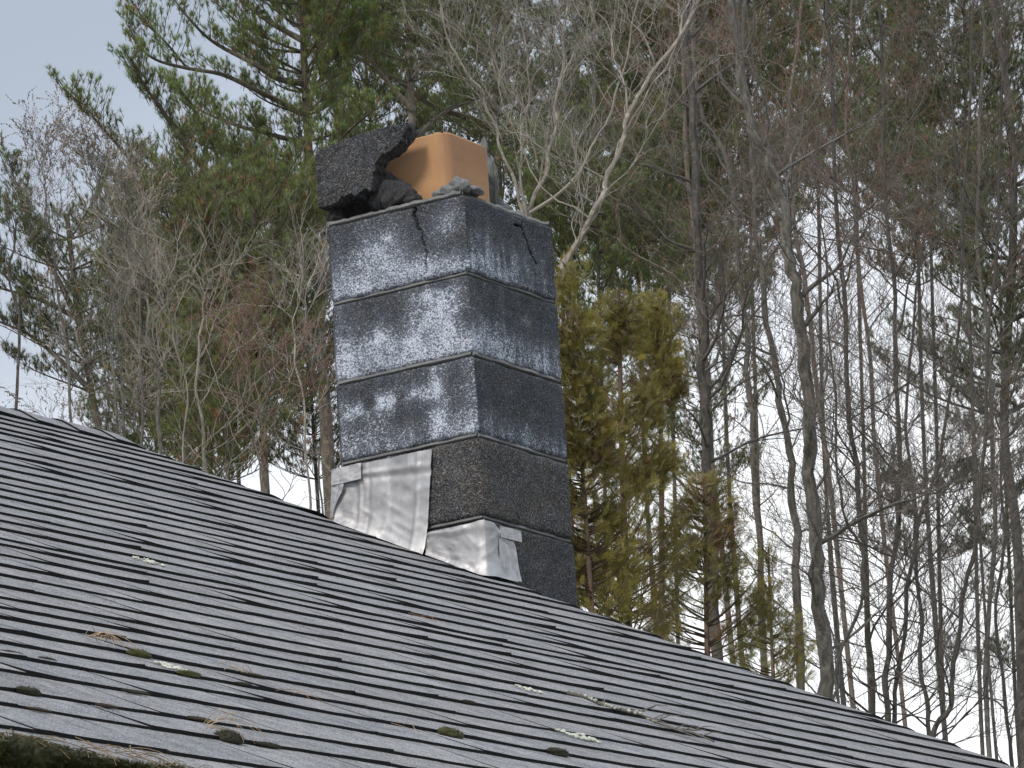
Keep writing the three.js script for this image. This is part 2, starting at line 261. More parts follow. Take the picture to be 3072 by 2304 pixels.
function ringBlock(y0, y1, seed, { nf = 70, ny = 34, cracks = false, shift = [0, 0], yaw = 0, chip = [] } = {}) {   // one hollow flue block; faces are rough, edges worn round
  const B = new Build(), per = [], rad = 0.009, corner = [[0, -CW], [0, 0], [CW, 0], [CW, -CW]], wall = 0.06;
  for (let f = 0; f < 4; f++) {
    const [ax, az] = corner[f], [bx, bz] = corner[(f + 1) % 4], dx = (bx - ax) / CW, dz = (bz - az) / CW, nx = -dz * 1, nz = dx * 1;
    // outward normal of each face in order: -x, +z, +x, -z
    const N = [[-1, 0], [0, 1], [1, 0], [0, -1]][f], Nn = [[0, 1], [1, 0], [0, -1], [-1, 0]][f], n = f < 2 ? nf : Math.round(nf / 4);
    for (let k = 0; k <= n; k++) { const d = rad + (CW - 2 * rad) * k / n; per.push([ax + dx * d, az + dz * d, N[0], N[1], f, d]); }
    for (let k = 1; k < 4; k++) { const a = k / 4 * Math.PI / 2, c = [bx - dx * rad - N[0] * rad, bz - dz * rad - N[1] * rad], vx = N[0] * Math.cos(a) + dx * Math.sin(a), vz = N[1] * Math.cos(a) + dz * Math.sin(a); per.push([c[0] + vx * rad, c[1] + vz * rad, vx, vz, f, CW - rad + rad * k / 4 * 1.0]); }
  }
  const H = y1 - y0, levels = [[0, wall], [0, 0.007], [0.0028, 0.0018], [0.007, 0]];
  for (let j = 1; j < ny; j++) levels.push([0.007 + (H - 0.014) * j / ny, 0]);
  levels.push([H - 0.007, 0], [H - 0.0028, 0.0018], [H, 0.007], [H, wall]);
  let prev = null;
  for (const [yy, ins] of levels) {
    const row = [];
    for (let q = 0; q <= per.length; q++) {
      const [x, z, nx, nz, f, d] = per[q % per.length], vy = y0 + yy;
      let o = -ins + 0.0034 * (n3(x * 70, vy * 70, z * 70, seed) - 0.5) + 0.0055 * (n3(x * 19, vy * 19, z * 19, seed + 5) - 0.5) + 0.003 * (n3(x * 5, vy * 5, z * 5, seed + 9) - 0.5);
      const edge = Math.min(yy, H - yy); o -= 0.006 * smooth(0.012, 0, edge) * Math.max(0, n3(x * 30, vy * 9, z * 30, seed + 21) - 0.4) * 2.2;
      if (cracks && ins < 0.01) {
        const dc = f === 0 ? nearCrack(crackL, CW - d, vy) : f === 1 ? Math.min(nearCrack(crackR, d, vy), 1.2 * nearCrack(crackR2, d, vy)) : 9, wv = f === 0 ? 0.0042 : 0.0034;
        o -= 0.024 * smooth(wv, wv * 0.45, dc + 0.0016 * (n3(x * 160, vy * 160, z * 160, 5) - 0.5));
        if (f === 0 && d > CW - 0.13) o += 0.0025;   // the loose corner stands a little proud
      }
      for (const [cx, cy, r, dep, face] of chip) if (face === f) o -= dep * Math.max(0, 1 - ((d - cx) ** 2 + (vy - cy) ** 2) / (r * r));
      const px = x + nx * o + shift[0], pz = z + nz * o + shift[1], ca = Math.cos(yaw), sa = Math.sin(yaw), mx = px - CW / 2, mz = pz + CW / 2;
      row.push(B.v(V(CW / 2 + mx * ca + mz * sa, Y + vy, -CW / 2 - mx * sa + mz * ca), [1, 1, 1], f * 0.5 + 0.5 * clamp(d / CW, 0.003, 0.997), clamp(yy / H, 0.005, 0.995)));
    }
    if (prev) for (let q = 0; q < per.length; q++) B.q(prev[q], prev[q + 1], row[q + 1], row[q]);
    prev = row;
  }
  return B.geo();
}
const bm = (map) => mat({ map, bumpMap: blockBump, bumpScale: 0.004, roughness: 1 });
const T1 = blockTexture(101, (u, v, n, s) => 0.16 + 0.95 * G(u, 0.4, 0.2) * G(v, 0.42, 0.34) * (0.55 + 0.9 * n) + 0.85 * smooth(0.5, 0.04, v) * (0.55 + s * 0.8) * smooth(1.02, 0.7, u) + 0.75 * smooth(0.4, 0.03, v) * smooth(0.5, 0.9, u) + 0.62 * G(u, 0.86, 0.1) * G(v, 0.68, 0.2) + 0.3 * G(u, 0.04, 0.12) * G(v, 0.35, 0.3),
  (u, v, n, s) => 0.13 + 0.8 * smooth(0.72, 0.1, v) * (0.2 + 1.25 * s) * smooth(1.25, 0.3, u) + 0.25 * G(u, 0.2, 0.2) * G(v, 0.55, 0.3) * s + 0.25 * G(u, 0.86, 0.02) * (v < 0.5 ? 1 : 0));
const T2 = blockTexture(202, (u, v, n, s) => 0.18 + 0.85 * G(u, 0.78, 0.17) * smooth(0.1, 0.35, v) * smooth(1.03, 0.8, v) * (0.5 + n) + 0.78 * G(u, 0.34, 0.3) * G(v, 0.34, 0.26) * (0.5 + n) + 0.85 * smooth(0.42, 0.06, v) + 0.3 * G(u, 0.08, 0.1),
  (u, v, n, s) => 0.13 + 0.9 * smooth(0.64, 0.08, v) * (0.2 + 1.25 * s) + 0.35 * G(u, 0.62, 0.05) * G(v, 0.62, 0.06) + 0.22 * G(u, 0.36, 0.03) * smooth(0.2, 0.5, v) + 0.15 * G(u, 0.05, 0.1));
const T3 = blockTexture(303, (u, v, n, s) => 0.17 + 1.0 * G(Math.hypot((u - 0.35) * 1.1, v - 0.36) + 0.12 * (n - 0.5), 0.3, 0.11) * smooth(0.42, 0.66, v) * smooth(0.3, 0.62, n) + 0.35 * G(u, 0.3, 0.28) * G(v, 0.5, 0.3) * n + 0.85 * G(u, 0.73, 0.075) * G(v, 0.5, 0.4) * (0.4 + 1.1 * n) + 0.5 * G(u, 0.6, 0.12) * G(v, 0.66, 0.12) + 0.4 * G(u, 0.04, 0.07) * G(v, 0.55, 0.25) + 0.5 * smooth(0.5, 0.05, v) * (0.4 + s) + 0.3 * smooth(0.75, 1, u),
  (u, v, n, s) => 0.12 + 0.55 * smooth(0.46, 0.02, v) * (0.2 + 1.2 * s) + 0.14 * smooth(0.8, 1, u));
const T4 = blockTexture(404, (u, v, n, s) => 0.03 + 0.12 * smooth(0.92, 1, v), (u, v, n, s) => 0.02 + 0.3 * smooth(0.84, 0.98, v + 0.12 * (u - 0.6)) * s, { base: 0.075, warmth: 0.3 });
const T5 = blockTexture(505, () => 0.02, () => 0.03, { base: 0.06, warmth: 0.1 });
const T0 = blockTexture(606, (u, v, n) => 0.03 + 0.2 * smooth(0.4, 0, v) * n, () => 0.03, { base: 0.055, warmth: 0.15 });
const jointH = 0.0045;                           // half a mortar joint
part('concrete_block', ringBlock(3 * BH + jointH, 4 * BH - 0.006, 1, { nf: 190, ny: 95, cracks: true, shift: [0.0, 0.001], yaw: 0.006 }), bm(T1), chimney, 'cracked top block crusted with white salts');
part('concrete_block_001', ringBlock(2 * BH + jointH, 3 * BH - jointH, 2, { shift: [0.001, -0.001], yaw: -0.004 }), bm(T2), chimney, 'second block from the top, whitest crust');
part('concrete_block_002', ringBlock(BH + jointH, 2 * BH - jointH, 3, { shift: [-0.001, 0] }), bm(T3), chimney, 'third block with an arc of white crust');
part('concrete_block_003', ringBlock(jointH, BH - jointH, 4, { yaw: 0.003 }), bm(T4), chimney, 'fourth block, plain dark and grainy');
part('concrete_block_004', ringBlock(-BH + jointH, -jointH, 5, { shift: [0.0015, 0] }), bm(T5), chimney, 'fifth block, low at the roof edge');
part('concrete_block_005', ringBlock(-2 * BH + jointH, -BH - jointH, 6, { nf: 40, ny: 20 }), bm(T5), chimney);
part('chimney_base', box(0.002, CW - 0.002, 0, Y - 2 * BH, -CW + 0.002, -0.002), mat({ color: lin(0.06, 0.06, 0.06) }), chimney);
// mortar beds, smeared and uneven
const mortarTex = tex(512, 64, (u, v, i, j) => { const L = 0.2 * (0.55 + 0.5 * noise(i / 3, j / 3, 81) + 0.5 * (fbm(i / 40, j / 12, 82, 3) - 0.4)); return [L * 0.97, L, L * 1.03]; });
const mortarMat = mat({ map: mortarTex, roughness: 1 });
function mortar(y, h, inset, seed, ragged = 0, erode = 0) {
  const B = new Build(), corner = [[0, -CW], [0, 0], [CW, 0], [CW, -CW]], N = [[-1, 0], [0, 1], [1, 0], [0, -1]], rows = [[], [], [], []]; let len = 0;
  for (let f = 0; f < 4; f++) { const n = f < 2 ? 90 : 12; for (let k = 0; k < n; k++) {
    const [ax, az] = corner[f], [bx, bz] = corner[(f + 1) % 4], t = k / n, x = ax + (bx - ax) * t, z = az + (bz - az) * t; len = (f + t) * CW;
    const cs = smooth(0, 0.06, Math.min(t, 1 - t)), w = 0.005 * cs * (fbm(len * 30, seed, seed, 3) - 0.5), sq = inset + (f === 1 ? erode * cs : 0) + 0.006 * cs * (noise(len * 22, 3, seed + 1) - 0.5), top = h / 2 * (1 + ragged * (fbm(len * 45, 9, seed + 2, 3) - 0.3)), m = V(CW / 2, 0, -CW / 2), c = f === 0 && k === 0 || k === 0;
    const dir = c ? [(N[f][0] + N[(f + 3) % 4][0]), (N[f][1] + N[(f + 3) % 4][1])] : N[f];
    [[-0.05, -h / 2], [-sq, -h / 2 + w * 0.3], [-sq + w * 0.5, top], [-0.05, top]].forEach(([o, yy], r) => rows[r].push(B.v(V(x + dir[0] * o, Y + y + yy, z + dir[1] * o), [1, 1, 1], len * 2.4, r / 3)));
  } }
  const n = rows[0].length; for (let r = 0; r < 3; r++) for (let k = 0; k < n; k++) { const k2 = (k + 1) % n; B.q(rows[r][k], rows[r][k2], rows[r + 1][k2], rows[r + 1][k]); }
  return B.geo();
}
[[3 * BH, 0.0098, 0.006], [2 * BH, 0.0105, 0.0028], [BH, 0.01, 0.0028], [0, 0.0098, 0.0055], [-BH, 0.0098, 0.005]].forEach(([y, h, ins], k) => part(k ? 'mortar_joint_' + String(k).padStart(3, '0') : 'mortar_joint', mortar(y, h, ins, 31 + k), mortarMat, chimney));
part('mortar_bed', mortar(4 * BH - 0.001, 0.011, 0.002, 51, 1.8, 0.012), mat({ map: mortarTex, color: lin(1.0, 1.0, 0.95), roughness: 1 }), chimney, 'pale ragged mortar bed laid bare on the top block');

// clay flue liner: hollow square tile with rounded corners
{
  const a0 = 0.078, a1 = 0.296, z0 = 0.094, z1 = 0.312, r = 0.034, B = new Build(), loop = (ins) => { const L = []; const cs = [[a0 + r, -z1 + r, Math.PI], [a0 + r, -z0 - r, Math.PI / 2], [a1 - r, -z0 - r, 0], [a1 - r, -z1 + r, -Math.PI / 2]];
    cs.forEach(([cx, cz, a], k) => { for (let q = 0; q <= 8; q++) { const t = a - Math.PI / 2 * 0 + Math.PI / 2 * (1 - q / 8) , ang = t; L.push([cx + Math.cos(ang) * (r - ins), cz + Math.sin(ang) * (r - ins), ang]); } }); return L; };
  const out = loop(0), inn = loop(0.017), yT = 1.016, yB = -0.2;
  const ring = (L, y, wob, v) => [...L, L[0]].map(([x, z, ang], k) => B.v(V(x + 0.0012 * (n3(x * 14, y * 9, z * 14, 4) - 0.5), Y + y + wob * (noise(k * 0.7, 1, 5) - 0.5), z + 0.0012 * (n3(z * 14, y * 9, x * 14, 6) - 0.5)), [1, 1, 1], k / L.length, v));
  const lv = []; for (let k = 0; k <= 14; k++) lv.push(ring(out, lerp(yB, yT - 0.004, k / 14), 0, k / 14));
  lv.push(ring(loop(0.003), yT, 0.006, 1)); lv.push(ring(inn, yT, 0.006, 1)); lv.push(ring(inn, yB, 0, 0));
  for (let k = 1; k < lv.length; k++) for (let q = 0; q < lv[0].length - 1; q++) B.q(lv[k - 1][q], lv[k - 1][q + 1], lv[k][q + 1], lv[k][q]);
  const clay = tex(512, 512, (u, v, i, j) => { const n = fbm(u * 5, v * 10, 91, 4), st = fbm(u * 60, v * 3, 92, 3), g = hash2(i, j, 93), sp = fbm(u * 30, v * 60, 94, 3); let L = 0.9 + 0.45 * (n - 0.5) + 0.2 * (st - 0.5) + 0.08 * (g - 0.5); const d = smooth(0.66, 0.85, sp) * 0.12; L *= 1 - d; return [0.41 * L, (0.228 + 0.03 * (n - 0.5)) * L, 0.112 * L]; });
  part('flue_liner', B.geo(), mat({ map: clay, roughness: 0.78 }), chimney, 'orange clay flue liner standing bare');
}
// what is left of the topmost course
const rough = (g, amp, fq, seed) => { const p = g.attributes.position; for (let i = 0; i < p.count; i++) { const x = p.getX(i), y = p.getY(i), z = p.getZ(i); p.setXYZ(i, x + amp * (n3(x * fq, y * fq, z * fq, seed) - 0.5), y + amp * (n3(y * fq, z * fq, x * fq, seed + 2) - 0.5), z + amp * (n3(z * fq, x * fq, y * fq, seed + 4) - 0.5)); } g.computeVertexNormals(); return g; };
function wallPiece(poly, thick, seed, jag, front, lean = 0) {   // fragment of block wall: outline in the face, real thickness, broken rim
  // resample the outline
  const pts = []; for (let k = 0; k < poly.length; k++) { const [ax, ay, br] = poly[k], [bx, by] = poly[(k + 1) % poly.length], L = Math.hypot(bx - ax, by - ay), n = Math.max(2, Math.round(L / 0.0045)); for (let q = 0; q < n; q++) { const t = q / n, wob = br ? jag : 0.0012; pts.push([lerp(ax, bx, t) + wob * (fbm(pts.length * 0.35, 1, seed, 3) - 0.5) * 2, lerp(ay, by, t) + wob * (fbm(pts.length * 0.35, 8, seed + 1, 3) - 0.5) * 2, br]); } }
  const cx = pts.reduce((a, p) => a + p[0], 0) / pts.length, cy = pts.reduce((a, p) => a + p[1], 0) / pts.length;
  const B = new Build(), N = pts.length, layers = [], put = (p, sc, dep) => { const s = cx + (p[0] - cx) * sc, y = cy + (p[1] - cy) * sc; return V(dep - front + lean * (y - cy), Y + y, -s); };
  const uvp = (p, sc) => [clamp(1 - (cx + (p[0] - cx) * sc) / CW, 0.01, 0.99) * 0.5, clamp(((cy + (p[1] - cy) * sc) - 4 * BH) / BH, 0.01, 0.99)];
  // front skin as rings shrinking to the centroid, then the rim, then the back
  const spec = []; for (let k = 0; k < 26; k++) spec.push([0.02 + 0.94 * k / 25, 0]); spec.push([0.985, 0.0005], [1, 0.004]);
  for (let k = 1; k <= 8; k++) spec.push([1, 0.004 + (thick - 0.006) * k / 8]);
  spec.push([0.97, thick], [0.6, thick], [0.02, thick]);
  for (const [sc0, dep] of spec) layers.push(pts.map((p, q) => { let sc = sc0; const br = p[2] && dep > 0.003 && sc0 > 0.95; if (br) sc += 0.16 * jag / 0.006 * (fbm(q * 0.16, dep * 60, seed + 5, 3) - 0.6) * 0.6 - dep * (typeof p[2] === 'number' ? p[2] : 0.4);
    const v = put(p, sc, dep), [u, w] = uvp(p, sc0); v.x += 0.006 * (n3(v.x * 130, v.y * 130, v.z * 130, seed) - 0.5) + 0.009 * (n3(v.x * 45, v.y * 45, v.z * 45, seed + 3) - 0.5) + 0.008 * (n3(v.x * 15, v.y * 15, v.z * 15, seed + 6) - 0.5); return B.v(v, [1, 1, 1], u, dep > 0.003 ? w + dep * 3 : w); }));
  for (let k = 1; k < layers.length; k++) for (let q = 0; q < N; q++) { const q2 = (q + 1) % N; B.q(layers[k - 1][q], layers[k - 1][q2], layers[k][q2], layers[k][q]); }
  return B.geo();
}
{
  const m0 = bm(T0), frag = [[0.416, 1.012], [0.334, 1.0235], [0.2454, 1.0275], [0.192, 1.0275], [0.1335, 1.0234, 0.6], [0.139, 1.0, 0.6], [0.15, 0.985, 2.2], [0.1969, 0.9601, 2.2], [0.2162, 0.9577, 2.2], [0.2365, 0.9391, 2.2], [0.2417, 0.9205, 2.2], [0.2552, 0.8906, 2.2], [0.2639, 0.8761, 1.5], [0.3062, 0.872, 1.5], [0.3444, 0.8735, 1.5], [0.3525, 0.8686, 1.5], [0.3953, 0.8612, 0.5], [0.421, 0.8644], [0.4215, 0.88]];
  part('broken_block', wallPiece(frag, 0.058, 61, 0.009, 0.02, -0.02), m0, chimney, 'dark broken piece of the topmost block, pushed outwards over a black gap');
  // far return of the same course, along the back of the left side
  part('broken_block_001', (() => { const B = new Build(); blob(B, V(0.13, Y + 0.915, -0.392), V(0.115, 0.085, 0.026), 5, { nu: 30, nv: 20, amp: 0.22, freq: 2.4 }); return rough(B.geo(), 0.012, 45, 3); })(), m0, chimney, 'stump of the rear wall of the topmost block');
  part('broken_block_002', (() => { const B = new Build(); blob(B, V(0.362, Y + 0.925, -0.16), V(0.024, 0.112, 0.036), 8, { nu: 40, nv: 44, amp: 0.42, freq: 3 }); blob(B, V(0.372, Y + 0.862, -0.15), V(0.03, 0.05, 0.045), 12, { nu: 18, nv: 14, amp: 0.35 }); return rough(rough(B.geo(), 0.016, 60, 4), 0.008, 150, 14); })(), mat({ map: mortarTex, color: lin(0.75, 0.78, 0.74), roughness: 1 }), chimney, 'grey sliver of wall left behind the flue');
  part('rubble', (() => { const B = new Build(); for (const [s, y, x, rx, ry, rz, sd] of [[0.398, 0.845, 0.03, 0.026, 0.026, 0.018, 11], [0.235, 0.872, 0.04, 0.034, 0.04, 0.045, 1], [0.198, 0.856, 0.036, 0.03, 0.03, 0.036, 2], [0.265, 0.885, 0.05, 0.03, 0.055, 0.035, 3], [0.17, 0.842, 0.03, 0.022, 0.016, 0.03, 7]]) blob(B, V(x, Y + y, -s), V(rx, ry, rz), sd * 3, { nu: 22, nv: 16, amp: 0.42, freq: 2.6 }); return rough(rough(B.geo(), 0.016, 55, 9), 0.008, 140, 19); })(), m0, chimney, 'lumps of broken block below the overhanging piece');
  part('rubble_001', (() => { const B = new Build(); for (const [s, y, x, rx, ry, rz, sd] of [[0.02, 0.842, 0.022, 0.022, 0.019, 0.024, 4], [0.05, 0.838, 0.02, 0.018, 0.012, 0.03, 5], [0.08, 0.836, 0.02, 0.018, 0.01, 0.022, 6], [0.015, 0.838, 0.07, 0.03, 0.012, 0.02, 8], [0.03, 0.856, 0.02, 0.012, 0.012, 0.014, 9]]) blob(B, V(x, Y + y, -s), V(rx, ry, rz), sd * 5, { nu: 20, nv: 12, amp: 0.45, freq: 3 }); return rough(B.geo(), 0.01, 90, 10); })(), mat({ map: mortarTex, color: lin(0.9, 0.92, 0.92), roughness: 1 }), chimney, 'grey mortar crumbs at the near corner of the top');
}
// flashing: crumpled soft metal
{
  const tin = tex(512, 512, (u, v, i, j) => { const n = fbm(u * 6, v * 6, 111, 5), s = fbm(u * 40, v * 4, 112, 3), g = hash2(i, j, 113), dr = smooth(0.55, 0.78, fbm(u * 14, v * 3, 114, 3)); const L = 0.4 + 0.3 * (n - 0.5) + 0.05 * (s - 0.5) + 0.06 * (g - 0.5) + 0.1 * dr - 0.1 * smooth(0.56, 0.7, fbm(u * 4 + 7, v * 5, 117, 4)); return [L * 0.985, L * 0.99, L * 1.02]; });
  const rTin = tex(256, 256, (u, v) => { const k = 0.42 + 0.3 * fbm(u * 9, v * 9, 115, 4); return [k, k, k]; }, false);
  const metal = mat({ map: tin, metalness: 0.6, roughness: 1, roughnessMap: rTin });
  const crumple = (a, b, k = 1, sd = 0) => k * (0.007 * (fbm(a * 5, b * 4, 120 + sd, 2) - 0.5) - 0.007 * Math.abs(fbm(a * 7 + b * 6, b * 6 - a * 2, 124 + sd, 2) - 0.5) - 0.004 * Math.abs(noise(a * 9 - b * 12, b * 5 + a * 4, 126 + sd) - 0.5) + 0.002 + 0.0009 * (fbm(a * 40, b * 34, 128 + sd, 2) - 0.5));
  const roofY = (s) => -0.15413 + s * Math.tan(PHI) * 0.99;          // where the roof meets the left side
  // large sheet on the left side
  part('flashing_sheet', sheet(64, 44, (u, v) => { const s = lerp(0.4225, lerp(0.1665, 0.1325, v), u), y0 = roofY(s) + 0.002, y = lerp(y0, 0.1935 - 0.0015 * u, v); const rib = 0.003 * G(v, 0.86, 0.03) - 0.0025 * G(v, 0.79, 0.03) + 0.0028 * G(u, 0.27, 0.02) - 0.002 * G(u, 0.36, 0.02) + 0.0025 * G(u, 0.87, 0.02); return LF(s, y, 0.009 + crumple(s * 3, y * 3) + rib + 0.016 * Math.pow(1 - v, 6)); }, 0.0012), metal, chimney, 'large creased sheet of grey flashing on the left side');
  // loose turned-down corner at its upper left
  part('flashing_flap', sheet(26, 14, (u, v) => { const s = lerp(0.4235, 0.3362, u), y = lerp(0.1502 + 0.002 * u, 0.1915 + 0.002 * u, v); return LF(s, y, 0.0175 + crumple(s * 3, y * 3, 0.7, 3) + 0.004 * (1 - v)); }, 0.0012), metal, chimney, 'small flap folded over the corner of the large sheet');
  part('flashing_strip', sheet(12, 24, (u, v) => { const y = lerp(0.071, 0.149, v), w = lerp(0.006, 0.036, smooth(0.1, 1, v)), s = lerp(0.427 + 0.008 * (1 - v), 0.4235 - w + 0.006 * (1 - v), u); return LF(s, y, 0.019 + crumple(s * 4, y * 4, 0.7, 5) + 0.004 * u); }, 0.0012), metal, chimney, 'ragged strip of metal hanging at the left edge');
  // lower piece that turns the near corner: left side, corner, right side
  part('flashing_corner', sheet(84, 34, (u, v) => { // u 0..0.58 left side, then round the corner along the right side
    const L1 = 0.1675, L2 = 0.108, d = u * (L1 + L2) - L1, rr = 0.012, y0 = d < 0 ? roofY(-d) + 0.003 : roofY(0) + 0.003, y1 = d < 0 ? -0.0135 + 0.004 * G(d, 0, 0.03) : lerp(-0.012, -0.05, smooth(0.02, 0.1, d)), y = lerp(y0, y1, v);
    const o = 0.0085 + crumple(d * 3, y * 3, 1, 7) * 1.1 + 0.009 * Math.pow(1 - v, 5) + 0.003 * G(v, 0.9, 0.08);
    const t = smooth(-rr, rr, d); return V(d > 0 ? Math.max(d, 0) * 1 - o * (1 - t) : -o * (1 - t), Y + y, (d < 0 ? d : 0) + o * t); }, 0.0012), metal, chimney, 'crumpled lower flashing bent round the near corner');
  part('flashing_flap_001', sheet(20, 12, (u, v) => { const x = lerp(0.0505, 0.1415, u), y = lerp(-0.0465 + 0.001 * u, -0.0175, v); return RF(x, y, 0.015 + crumple(x * 4, y * 4, 0.5, 9)); }, 0.0012), metal, chimney, 'narrow tab of metal high on the right side');
  part('flashing_sheet_001', sheet(20, 30, (u, v) => { const x = lerp(0.045, lerp(0.1335, 0.116, v), u), y = lerp(-0.146, -0.0445, v); return RF(x, y, 0.0105 + crumple(x * 3, y * 3, 0.6, 11) + 0.003 * u * (1 - v)); }, 0.0012), metal, chimney, 'dull grey flashing sheet on the right side');
}

// ---------------------------------------------------------------- small growth and litter on the roof
{
  const mossMat = mat({ vertexColors: true, roughness: 1 }), lay = new THREE.Matrix4().makeRotationX(PHI);
  const strand = (() => { const B = new Build(); for (let k = 0; k < 5; k++) { const a = k * 1.26, l = 0.8 + 0.3 * Math.sin(k * 3), q = 0.35; B.t(B.v(V(Math.cos(a) * 0.06 - 0.05, 0, Math.sin(a) * 0.06)), B.v(V(Math.cos(a) * 0.06 + 0.05, 0, Math.sin(a) * 0.06)), B.v(V(Math.cos(a) * q, l, Math.sin(a) * q))); } return B.geo(); })();
  const strandMat = mat({ color: lin(1, 1, 1), roughness: 1 });
  function moss(e, u, le, lu, h, hue, label, seed, dens = 1) {
    const o = R(e, u, 0.004), g = group('moss_clump', label, 'moss', o.clone().applyMatrix4(house.matrixWorld), 'moss clumps on the shingles'), r = rng(seed);
    g.rotation.y = PSI;
    const B = new Build(), col = hue === 'brown' ? [0.05, 0.035, 0.025] : hue === 'dark' ? [0.028, 0.028, 0.016] : [0.05, 0.052, 0.016];
    blob(B, V(0, h * 0.1, 0), V(le / 2, h, lu / 2), seed, { nu: 22, nv: 12, amp: 0.35, freq: 2.6, basis: lay, col });
    part('cushion', B.geo(), mossMat, g);
    const list = []; const n = Math.round(260 * dens);
    for (let k = 0; k < n; k++) { const a = r() * 6.283, q = Math.sqrt(r()), x = Math.cos(a) * q * le / 2, z = Math.sin(a) * q * lu / 2, y = h * 0.1 + h * Math.sqrt(Math.max(0, 1 - q * q)) * 0.92, p = V(x, y, z).applyMatrix4(lay), sc = Math.min(0.0075, h * 0.55) * (0.5 + 0.6 * r());
      list.push({ m: new THREE.Matrix4().compose(p, new THREE.Quaternion().setFromEuler(new THREE.Euler((r() - 0.5) * 1.3 + q * Math.sin(a), r() * 6, (r() - 0.5) * 1.3 - q * Math.cos(a))), V(sc, sc * (0.9 + r()), sc)), c: lin(col[0] * (0.7 + 1.3 * r()), col[1] * (0.8 + 1.3 * r()), col[2] * (0.7 + r())) }); }
    copies('fronds', strand, strandMat, list, g);
  }
  const M = [[1.45, 0.244, 0.085, 0.03, 0.012, 'dark', 'dark tufted moss clump near the left edge, third course up', 1], [1.62, 0.232, 0.07, 0.02, 0.008, 'brown', 'reddish brown moss on a shingle edge right of the tufted clump', 1],
    [1.325, 0.115, 0.065, 0.02, 0.007, 'brown', 'reddish brown moss patch lowest and farthest left', 1], [2.36, 0.776, 0.085, 0.04, 0.013, 'green', 'olive moss cushion beside dry pine needles on the left', 1], [2.345, 0.655, 0.09, 0.026, 0.011, 'green', 'olive moss cushion touching a pale lichen spot', 1],
    [2.675, 0.778, 0.09, 0.02, 0.008, 'dark', 'thin dark moss right of the small pale needles', 1], [2.5, 0.66, 0.06, 0.02, 0.008, 'dark', 'dark moss with a white fleck, middle of the lower left', 1], [1.785, 0.122, 0.075, 0.06, 0.02, 'dark', 'moss clump wrapped in dry looping grass stems', 1],
    [1.88, 0.118, 0.075, 0.024, 0.011, 'dark', 'dark moss clump just right of the grass-wrapped clump', 1], [2.91, 0.522, 0.1, 0.05, 0.017, 'green', 'largest green moss cushion, bottom centre of the roof', 1], [3.245, 0.525, 0.1, 0.036, 0.015, 'dark', 'dark moss cushion at the bottom edge, right of the largest', 1],
    [1.865, 0.247, 0.075, 0.02, 0.009, 'brown', 'brown flat moss above the grass-wrapped clump', 1], [1.775, 0.558, 0.07, 0.02, 0.009, 'dark', 'dark moss against the left border of the picture', 1], [1.86, 0.556, 0.06, 0.02, 0.009, 'dark', 'small dark moss next to the one at the left border', 1], [1.885, 0.393, 0.08, 0.022, 0.008, 'dark', 'long dark moss below the olive cushion with needles', 1], [3.51, 0.918, 0.06, 0.018, 0.01, 'dark', 'small moss lump high on the roof, right of centre', 1]];
  const flat = new Set([1, 2, 5, 6, 8, 11, 12, 13, 14, 15]);
  M.forEach(([e, u, le, lu, h, hue, label], k) => moss(e, u - 0.003, le * (flat.has(k) ? 0.85 : 0.66), lu * (flat.has(k) ? 0.4 : 0.62), h * (flat.has(k) ? 0.36 : 0.5), hue, label, 300 + k * 7));
  // the overgrown eave at the lower left
  const r = rng(5150);
  const E = group('eave_moss', 'thick mat of dark green moss and dead needles along the eave', 'moss', R(1.0, EAVE + 0.012, 0).applyMatrix4(house.matrixWorld)); E.rotation.y = PSI;
  const B = new Build(), list = [], nl = [];
  for (let k = 0; k < 60; k++) { const e = lerp(-0.55, 1.2, k / 60) + (r() - 0.5) * 0.02, big = smooth(0.14, -0.02, e) + 0.75 * G(e, 0.25, 0.05) + 0.1, h = (0.007 + 0.007 * r()) * big + 0.003, c = V(e, -0.001 - h * 0.4, 0.006);
    const tone = 0.6 + 0.8 * r(); blob(B, c, V(0.022 + 0.01 * r(), h * 1.2, 0.016 + 0.008 * big), 40 + k, { nu: 26, nv: 16, amp: 0.5, freq: 4, col: [0.03 * tone, 0.033 * tone, 0.012 * tone] });
    for (let q = 0; q < 150; q++) { const a = r() * 6.283, b = Math.acos(2 * r() - 1), d = V(Math.sin(b) * Math.cos(a), Math.cos(b), Math.sin(b) * Math.sin(a)), p = c.clone().add(V(d.x * 0.03, d.y * h * 1.35, d.z * (0.018 + 0.009 * big))), sc = 0.0028 + r() * 0.004, gold = p.y > -0.002 && r() < 0.3;
      list.push({ m: new THREE.Matrix4().compose(p, new THREE.Quaternion().setFromUnitVectors(V(0, 1, 0), d), V(sc, sc * 1.4, sc)), c: gold ? lin(0.16, 0.12, 0.035) : lin(0.035 + 0.05 * r(), 0.045 + 0.055 * r(), 0.01 + 0.015 * r()) }); } }
  part('cushion', B.geo(), mossMat, E); copies('fronds', strand, strandMat, list, E);
  const N = new Build(); const needle = (p, yaw, len, bend, w = 0.0007) => { const pts = [], rad = []; for (let q = 0; q <= 6; q++) { const t = q / 6 - 0.5; pts.push(p.clone().add(V(Math.cos(yaw) * t * len, bend * (0.25 - t * t) * len * 4 * 0.25 + 0.0008, Math.sin(yaw) * t * len + bend * 0.3 * t * t * len).applyMatrix4(lay))); rad.push(w * (1.1 - q / 9)); } N.tube(pts, rad, 4); };
  for (let k = 0; k < 44; k++) { const e = r() < 0.5 ? lerp(-0.12, 0.02, r()) : lerp(0.06, 0.24, r()), z = 0.02 * r() - 0.008; needle(V(e, 0.006 + 0.01 * r(), z + 0.004), r() * 3.14, 0.05 + 0.07 * r(), r() * 0.5); }
